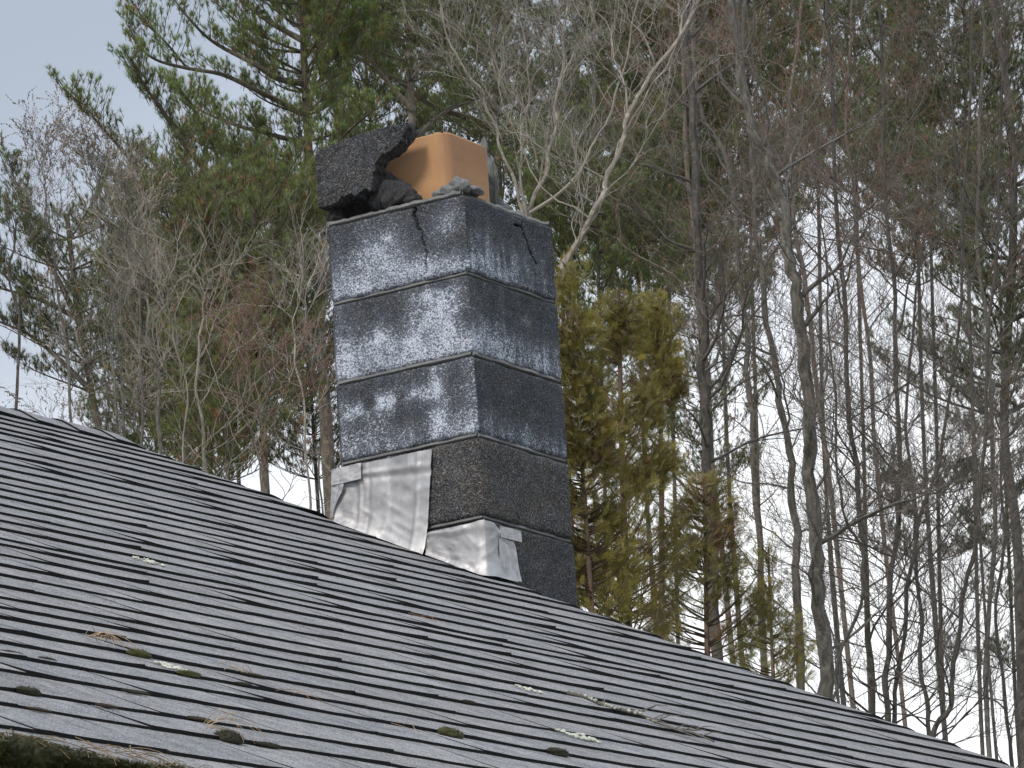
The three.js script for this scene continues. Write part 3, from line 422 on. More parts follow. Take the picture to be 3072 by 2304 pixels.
  for (let k = 0; k < 16; k++) needle(V(lerp(-0.5, 1.1, r()), 0.006 + 0.004 * r(), 0.008 + 0.01 * r()), (r() - 0.5) * 0.8, 0.05 + 0.06 * r(), r() * 0.4);
  part('dead_needles', N.geo(), mat({ color: lin(0.24, 0.17, 0.1) }), E, null, 'stuff');
  // loose dry needles and stems
  const litter = (name, label, e, u, n, spread, len, bend, seed, color) => { const g = group(name, label, 'pine needles', R(e, u, 0.006).applyMatrix4(house.matrixWorld), 'dry needles on the shingles'); g.rotation.y = PSI; const q = rng(seed); N.p = []; N.c = []; N.uv = []; N.i = []; for (let k = 0; k < n; k++) needle(V((q() - 0.5) * spread, 0.004 + 0.004 * q(), (q() - 0.5) * spread * 0.5), q() * 3.14, len * (0.6 + 0.8 * q()), bend * q(), 0.0006); part('needle', N.geo(), mat({ color }), g); };
  const straw = lin(0.42, 0.31, 0.2);
  litter('dry_needles', 'pale curled needles caught beside the olive moss cushion', 2.29, 0.79, 14, 0.07, 0.07, 1.1, 61, straw);
  litter('dry_needles', 'dry looping grass stems around the dark moss clump', 1.785, 0.13, 9, 0.05, 0.085, 1.7, 62, straw);
  litter('dry_needles', 'few pale needles left of the thin dark moss', 2.6, 0.745, 6, 0.05, 0.05, 0.8, 63, straw);
  litter('dry_needles', 'orange needle on the shingles, bottom centre', 2.52, 0.56, 3, 0.03, 0.07, 0.5, 64, lin(0.4, 0.2, 0.11));
  litter('dry_needles', 'rusty needles on the shingles below the chimney', 4.7, 1.9, 4, 0.03, 0.06, 0.3, 65, lin(0.34, 0.16, 0.1));
  litter('dry_needles', 'thin straw stem left of the largest green moss cushion', 2.72, 0.46, 2, 0.02, 0.11, 0.4, 66, straw);
  // lichen rosettes: thin crisp lobes lying on the granules
  const lichen = (e, u, w, label, seed, n = 26) => { const g = group('lichen_patch', label, 'lichen', R(e, u, 0.004).applyMatrix4(house.matrixWorld), 'lichen on the shingles'); g.rotation.y = PSI; const q = rng(seed), L = new Build(); for (let k = 0; k < n; k++) { const rr = 0.0025 + 0.0045 * q(), t = 0.75 + 0.4 * q(); blob(L, V((q() - 0.5) * w, 0.0025, (q() - 0.5) * w * 0.75).applyMatrix4(lay), V(rr, 0.0016 + 0.0012 * q(), rr * 0.8), seed + k, { nu: 9, nv: 5, amp: 0.5, freq: 2, basis: lay, col: [0.5 * t, 0.52 * t, 0.44 * t] }); } part('lobes', L.geo(), mossMat, g); };
  lichen(3.805, 1.945, 0.07, 'pale lichen specks on the upper left of the roof', 71); lichen(2.34, 0.69, 0.055, 'white lichen spot beside an olive moss cushion', 72, 40); lichen(3.62, 0.74, 0.085, 'yellowish lichen rosettes low on the roof, right of centre', 73, 44); lichen(4.11, 1.2, 0.06, 'faint grey lichen above the fallen twig', 74, 18);
  // fallen twig with lichen
  const tw = group('fallen_twig', 'dead lichen-crusted twig lying across the shingle courses', 'twig', R(4.33, 1.1, 0).applyMatrix4(house.matrixWorld)); tw.rotation.y = PSI;
  const o = R(4.33, 1.1, 0), q = rng(9), line = [[4.27, 1.225], [4.285, 1.195], [4.31, 1.165], [4.325, 1.14], [4.345, 1.1], [4.35, 1.06], [4.372, 1.02], [4.362, 0.975], [4.385, 0.94]].map(([e, u], k) => R(e, u, 0.011 + 0.003 * Math.sin(k * 2)).sub(o));
  const W = new Build(); W.tube(line, line.map((_, k) => 0.0042 - 0.00036 * k), 7);
  const side = (i, de, du, dh, n2) => { const a = line[i], pts = [a]; for (let k = 1; k <= 4; k++) pts.push(a.clone().add(R(4.33 + de * k / 4 + (q() - 0.5) * 0.008, 1.1 + du * k / 4 + (q() - 0.5) * 0.01, dh * k / 4).sub(o))); W.tube(pts, [0.002, 0.0018, 0.0015, 0.0012, 0.0008], 5); if (n2) { const b = pts[2]; W.tube([b, b.clone().add(V(0.02, 0.008, 0.012)), b.clone().add(V(0.03, 0.004, 0.03))], [0.0012, 0.001, 0.0006], 4); } };
  side(4, 0.09, 0.02, 0.022, 1); side(4, -0.05, -0.1, 0.006, 1); side(5, -0.04, -0.12, 0.004, 1); side(3, 0.05, -0.03, 0.01, 0); side(6, -0.06, -0.05, 0.006, 1); side(6, 0.05, -0.03, 0.014, 1); side(2, 0.03, 0.02, 0.008, 0); side(7, -0.03, -0.06, 0.002, 1); side(5, 0.05, 0.02, 0.012, 1);
  part('stem', W.geo(), mat({ color: lin(0.13, 0.12, 0.105) }), tw);
  const LB = new Build(); for (let k = 0; k < 46; k++) { const i = Math.floor(q() * 5), p = line[i].clone().lerp(line[i + 1], q()); const t = 0.7 + 0.4 * q(); blob(LB, p.add(V((q() - 0.5) * 0.005, 0.003 * q(), (q() - 0.5) * 0.006)), V(0.004, 0.003, 0.004), 90 + k, { nu: 8, nv: 5, amp: 0.6, col: [0.42 * t, 0.43 * t, 0.38 * t] }); }
  part('lichen', LB.geo(), mossMat, tw);
}

// ---------------------------------------------------------------- trees
const barkTex = tex(256, 512, (u, v, i, j) => { const n = fbm(i / 14, j / 40, 201, 4), l = smooth(0.6, 0.72, fbm(i / 30, j / 26, 202, 4)), g = hash2(i, j, 203); const L = 0.55 + 0.9 * (n - 0.4) + 0.15 * (g - 0.5); return [lerp(L, 1.25, l * 0.6), lerp(L * 0.97, 1.28, l * 0.6), lerp(L * 0.94, 1.18, l * 0.6)].map((x) => x * 0.75); });
const barkOf = (r, g, b) => mat({ map: barkTex, color: lin(r / 0.5, g / 0.5, b / 0.5), roughness: 1, vertexColors: true });
const BARK = { grey: barkOf(0.13, 0.126, 0.118), pale: barkOf(0.27, 0.255, 0.235), brown: barkOf(0.15, 0.11, 0.09), dark: barkOf(0.085, 0.08, 0.076), pine: barkOf(0.13, 0.115, 0.1), red: barkOf(0.15, 0.125, 0.11) };
const white = mat({ roughness: 0.9, vertexColors: true, side: THREE.DoubleSide });
const leafMat = new THREE.MeshPhysicalMaterial({ roughness: 0.95, vertexColors: true, side: THREE.DoubleSide, transmission: 0.5, thickness: 0 });

// units that are set out along the branches
function twigUnit(seed, buds, bc = [1.0, 0.72, 0.64]) {                   // a leafless spray about 1 m long, growing along +y
  const r = rng(seed), B = new Build();
  const grow = (p, d, len, rad, lvl) => {
    const n = 4, pts = [p.clone()], rr = [rad]; let q = p.clone(), dir = d.clone();
    for (let k = 1; k <= n; k++) { dir.add(V((r() - 0.5) * 0.9, 0.05 + (r() - 0.5) * 0.5, (r() - 0.5) * 0.9)).normalize(); q = q.clone().addScaledVector(dir, len / n); pts.push(q); rr.push(rad * (1 - 0.6 * k / n));
      if (lvl < 2) { const m = lvl ? (r() < 0.55 ? 1 : 0) : 1 + (r() < 0.4 ? 1 : 0); for (let s = 0; s < m; s++) { const sd = dir.clone().add(V((r() - 0.5) * 2, 0.3 * r(), (r() - 0.5) * 2).multiplyScalar(0.9)).normalize(); grow(q, sd, len * (lvl ? 0.5 : 0.45) * (0.5 + 0.8 * r()), rad * 0.62, lvl + 1); } } }
    B.tube(pts, rr, 3);
    if (buds && lvl > 0) for (let k = 1; k <= n; k++) if (r() < 0.75) blob(B, pts[k], V(0.007, 0.01, 0.007).multiplyScalar(buds * (0.7 + 0.7 * r())), 3, { nu: 5, nv: 3, amp: 0.2, col: bc });
  };
  grow(V(0, 0, 0), V(0, 1, 0), 1, 0.0068, 0);
  return B.geo();
}
const TWIG = [1, 2, 3, 4].map((s) => twigUnit(s * 31, 0)), BUDDED = [5, 6, 7].map((s) => twigUnit(s * 31, 1.15)), CATKIN = [8, 9].map((s) => twigUnit(s * 31, 1.9, [1.1, 1.05, 1.0]));
function tuftUnit(seed, n, spread, len) {         // end of a pine shoot: stem and a brush of needle bundles
  const r = rng(seed), B = new Build(); B.tube([V(0, -0.1, 0), V(0.004, -0.04, 0.002), V(0, 0.02, 0)], [0.004, 0.0035, 0.002], 3, [0.9, 0.6, 0.45]);
  for (let k = 0; k < n; k++) { const a = r() * 6.283, tl = spread * (0.35 + 0.75 * r()), L = len * (0.7 + 0.5 * r()), o = V(0, -0.035 + 0.055 * r(), 0), d = V(Math.sin(tl) * Math.cos(a), Math.cos(tl), Math.sin(tl) * Math.sin(a)), w = V(-Math.sin(a), 0, Math.cos(a)).multiplyScalar(0.0033), t = 0.75 + 0.5 * r();
    B.t(B.v(o.clone().add(w), [t, t, t]), B.v(o.clone().sub(w), [t, t, t]), B.v(o.clone().addScaledVector(d, L), [t, t, t])); }
  return B.geo();
}
const TUFT = [tuftUnit(11, 34, 1.25, 0.088), tuftUnit(12, 30, 1.5, 0.08), tuftUnit(13, 28, 1.05, 0.095)];
function frondUnit(seed) {                        // flat spray of scale leaves
  const r = rng(seed), B = new Build(), leaf = (p, d, L, w, n) => { const s = d.clone().cross(V(0, 0, 1)).normalize().multiplyScalar(w), m = p.clone().addScaledVector(d, L * 0.5), t = 0.7 + 0.6 * r(); const a = B.v(p, [t, t, t]), b = B.v(m.clone().add(s).add(V(0, 0, (r() - 0.5) * 0.01)), [t, t, t]), c = B.v(p.clone().addScaledVector(d, L), [t, t, t]), e = B.v(m.clone().sub(s), [t, t, t]); B.q(a, b, c, e); };
  for (let k = 0; k < 7; k++) { const y = 0.02 + k * 0.024, L = 0.075 * (1 - k / 11); for (const sg of [-1, 1]) { const d = V(sg * 0.75, 0.7 + r() * 0.3, (r() - 0.5) * 0.5).normalize(), p = V(0, y, 0); leaf(p, d, L, 0.0035); for (let q = 1; q < 4; q++) leaf(p.clone().addScaledVector(d, L * q / 4), V(sg * (0.2 + 0.9 * (q % 2)), 1, (r() - 0.5) * 0.6).normalize(), L * 0.55, 0.0038); } }
  leaf(V(0, 0, 0), V(0, 1, 0), 0.2, 0.004); return B.geo();
}
const FROND = [frondUnit(21), frondUnit(22)];
const Q = (dir, roll) => new THREE.Quaternion().setFromUnitVectors(V(0, 1, 0), dir).multiply(new THREE.Quaternion().setFromAxisAngle(V(0, 1, 0), roll));
const curve = (pts, n) => { const c = new THREE.CatmullRomCurve3(pts); return Array.from({ length: n + 1 }, (_, k) => c.getPoint(k / n)); };

// trunk: way-points as seen, carried down to the ground
function trunkLine(px, d, r, dd = 0.2) {
  const pts = px.map(([x, y]) => at(x, y, d + (r() - 0.5) * dd)), f = pts[0], g = V(f.x + (f.x - pts[1].x) * 0.6 + (r() - 0.5) * 0.5, 0, f.z + (r() - 0.5) * 0.5);
  return [g, V(lerp(g.x, f.x, 0.55), f.y * 0.5, lerp(g.z, f.z, 0.55)), ...pts];
}
let barePal = [];
function bareTree({ label, px, d, w, bark = 'grey', unit = TWIG, seed = 1, limbs = 22, limbLen = [0.6, 1.8], spread = 0.75, sprays = 0.45, tint = [0.19, 0.17, 0.15], from = 0.05, stems = [], rise = 0.5, size = 1, grp = 'bare trees behind the house' }) {
  const r = rng(seed * 977 + 5), T = trunkLine(px, d, r), base = T[0].clone(), g = group('bare_tree', label, 'tree', base, grp), L = (p) => p.clone().sub(base);
  const wood = new Build(), trunk = new Build(), list = unit.map(() => []), m = w / FOCAL * d / 2;    // w: width seen in the photo at the first way-point
  const put = (p, dir, s) => { const k = Math.floor(r() * unit.length), v = 0.5 + 1.1 * r(); list[k].push({ m: new THREE.Matrix4().compose(L(p), Q(dir, r() * 6.28), V(s, s, s)), c: lin(tint[0] * v, tint[1] * v, tint[2] * v) }); };
  const limb = (p, dir, len, rad, lvl) => {
    const n = lvl ? 5 : 8, pts = [p.clone()], rr = [rad]; let q = p.clone(), dd = dir.clone(), side = r() * 6.28;
    for (let k = 1; k <= n; k++) {
      dd.add(V((r() - 0.5) * 0.8, rise * 0.14 + (r() - 0.5) * 0.5, (r() - 0.5) * 0.8)).normalize(); q = q.clone().addScaledVector(dd, len / n); pts.push(q); rr.push(Math.max(0.003, rad * (1 - 0.8 * k / n)));
      side += 2.4; const sd = dd.clone().add(V(Math.cos(side), 0.25, Math.sin(side)).multiplyScalar(0.85)).normalize();
      if (lvl < 1 && k > 1 && r() < 0.8) limb(q, sd, len * (0.25 + 0.3 * r()), rad * 0.5 * (1 - 0.6 * k / n), lvl + 1);
      if (lvl === 1 && r() < sprays) put(q, sd, (0.2 + 0.3 * r()) * size);
    }
    put(q, dd, (0.3 + 0.3 * r()) * size); wood.tube(pts.map(L), rr, lvl ? 4 : 5);
  };
  const stem = (line, rad0, nl, f0) => {
    const C = curve(line, Math.max(14, line.length * 5)), len = C.length - 1, rr = C.map((_, k) => rad0 * (k < 6 ? 1.35 - 0.06 * k : 1.0) * lerp(1, 0.42, k / len) * (1 + 0.08 * Math.sin(k * 1.7)));
    for (let k = 6; k < C.length; k++) C[k].add(V((r() - 0.5) * rad0 * 0.5 + 0.016 * Math.sin(k * 0.9 + seed), 0, (r() - 0.5) * rad0 * 0.5));
    trunk.tube(C.map(L), rr, 8);
    for (let k = 0; k < nl; k++) {
      const t = lerp(f0, 0.995, (k + r()) / nl), i = Math.min(len - 1, Math.floor(t * len)), p = C[i].clone().lerp(C[i + 1], t * len - i), a = r() * 6.283, dir = V(Math.cos(a) * spread, 0.35 + rise * r(), Math.sin(a) * spread * 0.8).normalize();
      limb(p, dir, lerp(limbLen[0], limbLen[1], r()) * lerp(1.1, 0.75, t), rad0 * (0.18 + 0.16 * r()), 0);
    }
    const e = C[len]; for (let k = 0; k < 2; k++) limb(e, C[len].clone().sub(C[len - 1]).normalize().add(V((r() - 0.5) * 0.6, 0.2, (r() - 0.5) * 0.6)).normalize(), limbLen[0], rad0 * 0.35, 0);
  };
  const gl = T[2].y / T[T.length - 1].y;
  stem(T, m, limbs, 2 / (T.length - 1) + from);
  for (const s of stems) { const pts = s.px.map(([x, y], k) => at(x, y, d + (s.dd ?? 0) * (k ? 1 : 0))); stem(pts, s.w / FOCAL * d / 2, s.limbs ?? Math.round(limbs * 0.5), 0.1); }
  part('trunk', trunk.geo(), BARK[bark], g); part('branches', wood.geo(), BARK[bark], g, null, 'stuff');
  unit.forEach((u, k) => list[k].length && copies('twigs', u, white, list[k], g));
  return g;
}
function pineTree({ label, px, d, w, seed, limbPx = [], whorls = null, hue = [0.085, 0.105, 0.026], dark = 0.5, reach = 2.2, dens = 1, brown = 0.04, droop = 0, grp = 'pines behind the house', bark = 'pine' }) {
  const r = rng(seed * 613 + 9), T = trunkLine(px, d, r), base = T[0].clone(), g = group('pine_tree', label, 'tree', base, grp), L = (p) => p.clone().sub(base), wood = new Build(), trunk = new Build(), list = TUFT.map(() => []);
  const C = curve(T, 40), m = w / FOCAL * d / 2; trunk.tube(C.map(L), C.map((_, k) => m * (k < 16 ? 1.3 : 1) * lerp(1.1, 0.55, k / 40)), 9);
  const tuft = (p, dir, s) => { const k = Math.floor(r() * 3), v = 2.3 * lerp(dark, 1.25, r()), bn = r() < brown, mx = r(); list[k].push({ m: new THREE.Matrix4().compose(L(p), Q(dir, r() * 6.28), V(s, s, s)), c: bn ? lin(0.16 * v, 0.085 * v, 0.035 * v) : lin(hue[0] * v * lerp(0.75, 1.15, mx), hue[1] * v, hue[2] * v * lerp(1.3, 0.8, mx)) }); };
  const leafy = (pts, rad, f0, ds) => {          // side shoots and tufts along a limb
    const n = pts.length - 1; wood.tube(pts.map(L), pts.map((_, k) => Math.max(0.006, rad * (1 - 0.82 * k / n))), 5);
    let sg = 1; const total = pts.reduce((a, p, k) => k ? a + p.distanceTo(pts[k - 1]) : 0, 0), cnt = Math.round(total / 0.16 * ds);
    for (let q = 0; q < cnt; q++) {
      const t = lerp(f0, 1, (q + r()) / cnt), i = Math.min(n - 1, Math.floor(t * n)), p = pts[i].clone().lerp(pts[i + 1], t * n - i), tg = pts[i + 1].clone().sub(pts[i]).normalize(); sg = -sg;
      const sd = tg.clone().cross(V(0, 1, 0)).normalize().multiplyScalar(sg), dir = tg.clone().multiplyScalar(0.8).addScaledVector(sd, 0.7 + 0.5 * r()).add(V((r() - 0.5) * 0.5, 0.35 + 0.5 * r() - droop, (r() - 0.5) * 0.5)).normalize();
      const len = (0.22 + 0.55 * r()) * lerp(1.25, 0.6, t), sp = [p.clone()]; let e = p.clone(); const k2 = 4;
      for (let k = 1; k <= k2; k++) { dir.add(V((r() - 0.5) * 0.25, 0.14, (r() - 0.5) * 0.25)).normalize(); e = e.clone().addScaledVector(dir, len / k2); sp.push(e);
        const nt = k === k2 ? 4 : 2 + (r() < 0.5 ? 1 : 0); for (let z = 0; z < nt; z++) tuft(e.clone().add(V((r() - 0.5) * 0.16, r() * 0.1 - 0.02, (r() - 0.5) * 0.16)), dir.clone().multiplyScalar(0.6).add(V((r() - 0.5) * 1.1, 0.55, (r() - 0.5) * 1.1)).normalize(), 0.7 + 0.5 * r()); }
      wood.tube(sp.map(L), [0.008, 0.007, 0.006, 0.005, 0.004], 3);
    }
  };
  for (const [pl, rad, f0, ds, dd] of limbPx) { const n = pl.length, pts = pl.map(([x, y], k) => at(x, y, d + (dd ?? 0) * k / (n - 1) + (r() - 0.5) * 0.3)); leafy(curve(pts, n * 4), rad, f0, (ds ?? 1) * dens); }
  if (whorls) for (let y = whorls.y0; y < whorls.y1; y += whorls.step * (0.8 + 0.4 * r())) {
    let best = C[0], bd = 1e9; for (const p of C) { const q = Math.abs(pixelOf(p)[1] - y); if (q < bd && p.y > 6) { bd = q; best = p; } }
    const i0 = C.indexOf(best), p0 = C[i0].clone(); const yy = pixelOf(p0)[1]; p0.y -= (y - yy) / FOCAL * d;
    const n = whorls.n + Math.floor(r() * 2); const a0 = r() * 6.28;
    for (let k = 0; k < n; k++) { const a = a0 + k / n * 6.283 + (r() - 0.5) * 0.6, len = reach * (0.55 + 0.6 * r()), pts = [p0.clone()]; let dir = V(Math.cos(a), 0.12 + 0.25 * r() - droop * 0.5, Math.sin(a) * 0.9).normalize(), e = p0.clone(); for (let q = 1; q <= 6; q++) { dir.add(V((r() - 0.5) * 0.25, 0.09, (r() - 0.5) * 0.25)).normalize(); e = e.clone().addScaledVector(dir, len / 6); pts.push(e); } leafy(pts, m * 0.3, whorls.f0 ?? 0.25, dens); }
  }
  part('trunk', trunk.geo(), BARK[bark], g); part('limbs', wood.geo(), BARK[bark], g, null, 'stuff');
  TUFT.forEach((u, k) => list[k].length && copies('crown', u, leafMat, list[k], g));
  return g;
}
function cedarTree({ label, px, d, w, seed, top, bottom, radius, n, gap = 0.35, hue = [0.2, 0.172, 0.026] }) {
  const r = rng(seed * 331 + 3), T = trunkLine(px, d, r), base = T[0].clone(), g = group('cedar_tree', label, 'tree', base, 'cedars right of the chimney'), L = (p) => p.clone().sub(base), trunk = new Build(), wood = new Build(), list = FROND.map(() => []), C = curve(T, 30), m = w / FOCAL * d / 2;
  trunk.tube(C.map(L), C.map((_, k) => m * lerp(1.3, 0.35, k / 30)), 8);
  for (let k = 0; k < n; k++) {
    const t = Math.pow(r(), 0.8), y = lerp(top, bottom, t); let best = C[0], bd = 1e9; for (const p of C) { const q = Math.abs(pixelOf(p)[1] - y); if (q < bd && p.y > 3) { bd = q; best = p; } }
    const p0 = best.clone(); p0.y -= (y - pixelOf(best)[1]) / FOCAL * d;
    const a = r() * 6.283, clump = fbm(a * 1.3 + seed, y * 0.011, seed, 3); if (clump < gap) continue;
    const rad = lerp(radius[0], radius[1], t) * (0.45 + 0.75 * clump) * (0.8 + 0.4 * r()), dir = V(Math.cos(a), 0.15 + 0.2 * r(), Math.sin(a)), pts = [p0]; let e = p0.clone(); for (let q = 1; q <= 4; q++) { dir.add(V((r() - 0.5) * 0.3, 0.12, (r() - 0.5) * 0.3)).normalize(); e = e.clone().addScaledVector(dir, rad / 4); pts.push(e); }
    wood.tube(pts.map(L), [0.009, 0.008, 0.006, 0.005, 0.003], 3);
    const v0 = 0.55 + 0.65 * r(), dead = r() < 0.06;
    for (let q = 0; q < 18; q++) { const s = 0.25 + 0.65 * Math.sqrt(r()), i = Math.min(3, Math.floor(s * 4)), p = pts[i].clone().lerp(pts[i + 1], s * 4 - i).add(V((r() - 0.5) * 0.2, (r() - 0.5) * 0.22 - 0.05, (r() - 0.5) * 0.2)), dd = dir.clone().multiplyScalar(0.5).add(V((r() - 0.5) * 0.9, r() * 1.1 - 0.45, (r() - 0.5) * 0.9)).normalize(), sc = 0.3 + 0.35 * r(), v = 1.25 * v0 * (0.7 + 0.6 * r()), f = r() < 0.5 ? 0 : 1;
      list[f].push({ m: new THREE.Matrix4().compose(L(p), Q(dd, r() * 6.28), V(sc, sc, sc)), c: dead ? lin(0.17 * v, 0.09 * v, 0.03 * v) : lin(hue[0] * v, hue[1] * v, hue[2] * v) }); }
  }
  part('trunk', trunk.geo(), BARK.brown, g); part('branches', wood.geo(), BARK.brown, g, null, 'stuff'); FROND.forEach((u, k) => copies('crown', u, leafMat, list[k], g));
}

// --- the tall pine left of the chimney
pineTree({ label: 'tall pine left of the chimney, long limbs sweeping up to the left against the sky', px: [[985, 1400], [950, 800], [930, 500], [914, 250], [905, -150]], d: 84, w: 34, seed: 1, reach: 1.5, dens: 1.0, hue: [0.1, 0.125, 0.028], brown: 0.03,
  limbPx: [
    [[[908, 340], [830, 300], [760, 266], [668, 224], [562, 205], [470, 180], [420, 140], [384, 75]], 0.05, 0.2, 1.0, -2], [[[908, 250], [836, 236], [760, 190], [646, 129], [578, 68], [500, -30]], 0.055, 0.2, 0.9, -1], [[[562, 205], [500, 130], [440, 70], [405, 10]], 0.02, 0.1, 1.2, -1.5],
    [[[955, 770], [866, 714], [790, 630], [684, 562], [590, 480], [500, 350], [430, 250], [395, 180]], 0.07, 0.25, 1.7, -3], [[[684, 562], [640, 440], [600, 360], [560, 290]], 0.03, 0.1, 1.5, -2], [[[790, 630], [740, 540], [690, 470], [640, 420]], 0.03, 0.1, 1.6, 1],
    [[[960, 810], [820, 740], [680, 690], [560, 620], [433, 520], [327, 405], [260, 330], [207, 280]], 0.06, 0.3, 1.0, -3], [[[560, 620], [500, 560], [470, 500], [420, 450]], 0.025, 0.1, 1.0, -2],
    [[[915, 430], [800, 400], [700, 372], [600, 330], [520, 262]], 0.045, 0.2, 1.3, 2], [[[920, 540], [800, 510], [700, 480], [620, 440], [540, 400]], 0.045, 0.15, 1.4, 1], [[[905, 120], [800, 60], [700, -20], [620, -80]], 0.05, 0.2, 1.1, 0], [[[905, 60], [840, -10], [760, -80]], 0.04, 0.2, 1.2, 1],
    [[[915, 300], [990, 210], [1060, 140], [1100, 60]], 0.05, 0.2, 1.5, 1], [[[930, 520], [1000, 440], [1060, 380], [1120, 330]], 0.05, 0.1, 1.5, -1], [[[940, 640], [880, 560], [820, 540], [760, 560]], 0.04, 0.1, 1.8, -1], [[[945, 680], [860, 650], [800, 660]], 0.04, 0.1, 1.8, -2], [[[910, 180], [970, 100], [1010, 20], [1050, -60]], 0.04, 0.2, 1.4, -1]],
  whorls: { y0: -60, y1: 760, step: 70, n: 3, f0: 0.15 } });
pineTree({ label: 'pine whose bare grey trunk shows just above the clay flue', px: [[1262, 1500], [1246, 700], [1236, 380], [1228, 150], [1222, -160]], d: 92, w: 30, seed: 2, reach: 1.9, dens: 1.0, hue: [0.085, 0.105, 0.024], brown: 0.04,
  limbPx: [[[[1236, 330], [1150, 230], [1080, 130], [1000, 60], [950, 0]], 0.05, 0.2, 1.2, -1], [[[1232, 240], [1300, 140], [1380, 60], [1440, -20]], 0.05, 0.2, 1.4, 1], [[[1240, 420], [1330, 340], [1420, 300], [1500, 270]], 0.05, 0.15, 1.2, 1], [[[1230, 160], [1150, 60], [1080, -20]], 0.04, 0.2, 1.4, 0]],
  whorls: { y0: -80, y1: 300, step: 62, n: 4, f0: 0.2 } });
pineTree({ label: 'pine with thin limbs behind the pale forked tree, above the chimney', px: [[1560, 1600], [1520, 900], [1490, 380], [1480, -160]], d: 98, w: 26, seed: 3, reach: 1.9, dens: 0.9, hue: [0.075, 0.092, 0.024], brown: 0.05, limbPx: [[[[1490, 390], [1397, 350], [1298, 318], [1218, 259], [1139, 199], [1064, 139], [1000, 65]], 0.07, 0.35, 0.6, -3]], whorls: { y0: -60, y1: 820, step: 105, n: 4, f0: 0.25 } });
// --- pines filling the lower left
pineTree({ label: 'green pine just left of the chimney, its crown below the tall pine', px: [[800, 1500], [780, 1150], [765, 900], [760, 620]], d: 76, w: 26, seed: 4, reach: 1.5, dens: 0.9, hue: [0.085, 0.1, 0.022], brown: 0.1, whorls: { y0: 680, y1: 1330, step: 55, n: 5, f0: 0.1 } });
pineTree({ label: 'pine with a ragged brownish top, between the tall pine and the shrubs', px: [[560, 1500], [555, 1200], [545, 900], [540, 600]], d: 79, w: 22, seed: 5, reach: 1.35, dens: 0.85, hue: [0.078, 0.09, 0.022], brown: 0.12, whorls: { y0: 640, y1: 1330, step: 58, n: 5, f0: 0.1 } });
pineTree({ label: 'dark pine at the left border with drooping layered limbs', px: [[330, 1500], [270, 1150], [230, 900], [200, 640]], d: 82, w: 26, seed: 6, reach: 1.5, dens: 0.8, hue: [0.066, 0.082, 0.024], brown: 0.05, limbPx: [[[[250, 1000], [180, 850], [110, 720], [50, 560], [30, 490]], 0.05, 0.3, 1.3, 0], [[[280, 1180], [180, 1080], [80, 1000], [-20, 960]], 0.05, 0.2, 1.0, 0], [[[240, 960], [120, 900], [20, 870], [-60, 850]], 0.04, 0.2, 1.4, 0]], whorls: { y0: 720, y1: 1250, step: 75, n: 4, f0: 0.3 } });
pineTree({ label: 'small pine low behind the roof ridge, right of the layered pine', px: [[690, 1600], [680, 1300], [672, 1000]], d: 70, w: 18, seed: 7, reach: 1.0, dens: 0.8, hue: [0.09, 0.1, 0.02], brown: 0.1, whorls: { y0: 1080, y1: 1480, step: 65, n: 4, f0: 0.1 } });
// --- pines on the right
const rp = [[1990, 96, 0.9, [0.07, 0.088, 0.022], [[-60, 900, 75]], 'dark pine filling in behind the pale tree, right of the chimney', 1.7], [2240, 104, 0.8, [0.066, 0.08, 0.024], [[-60, 760, 95]], 'pine behind the reddish maples, upper right of centre', 1.9], [2560, 100, 0.7, [0.07, 0.088, 0.024], [[-60, 700, 110]], 'pine seen through the maples at the upper right', 1.8],
  [2890, 90, 0.85, [0.072, 0.09, 0.026], [[-60, 760, 85]], 'tall pine at the upper right, dark trunk rising out of the picture', 2.2], [3060, 86, 0.8, [0.062, 0.075, 0.024], [[560, 1250, 110]], 'pine with a stout leaning trunk at the right border', 2.0], [2780, 108, 0.9, [0.05, 0.06, 0.025], [[1480, 1760, 95]], 'far pine with flat dark layers, low at the right', 1.7], [1780, 88, 0.9, [0.075, 0.092, 0.02], [[520, 1150, 85]], 'pine close behind the pale tree, beside the top of the chimney', 1.5], [2080, 92, 0.75, [0.07, 0.085, 0.024], [[900, 1500, 120]], 'thin pine behind the cedars', 1.3]];
rp.forEach(([x, d, dens, hue, [[y0, y1, st]], label, reach], k) => { const step = st * (k < 4 ? 0.72 : 0.9); pineTree({ label, px: k === 4 ? [[3085, 2300], [3062, 1784], [3044, 1542], [3013, 1300], [3040, 700], [3030, 345], [2960, -100]] : [[x + 60, 2300], [x + 30, 1300], [x + 12, 700], [x, -160]], d, w: k === 4 ? 36 : 15, seed: 20 + k, reach, dens: dens * 1.25, hue: hue.map((h) => h * 1.15), brown: k === 1 || k === 0 ? 0.1 : 0.05, bark: k > 2 ? 'dark' : 'pine', droop: k === 5 ? 0.3 : 0, whorls: { y0, y1, step, n: 5, f0: 0.2 } }); });

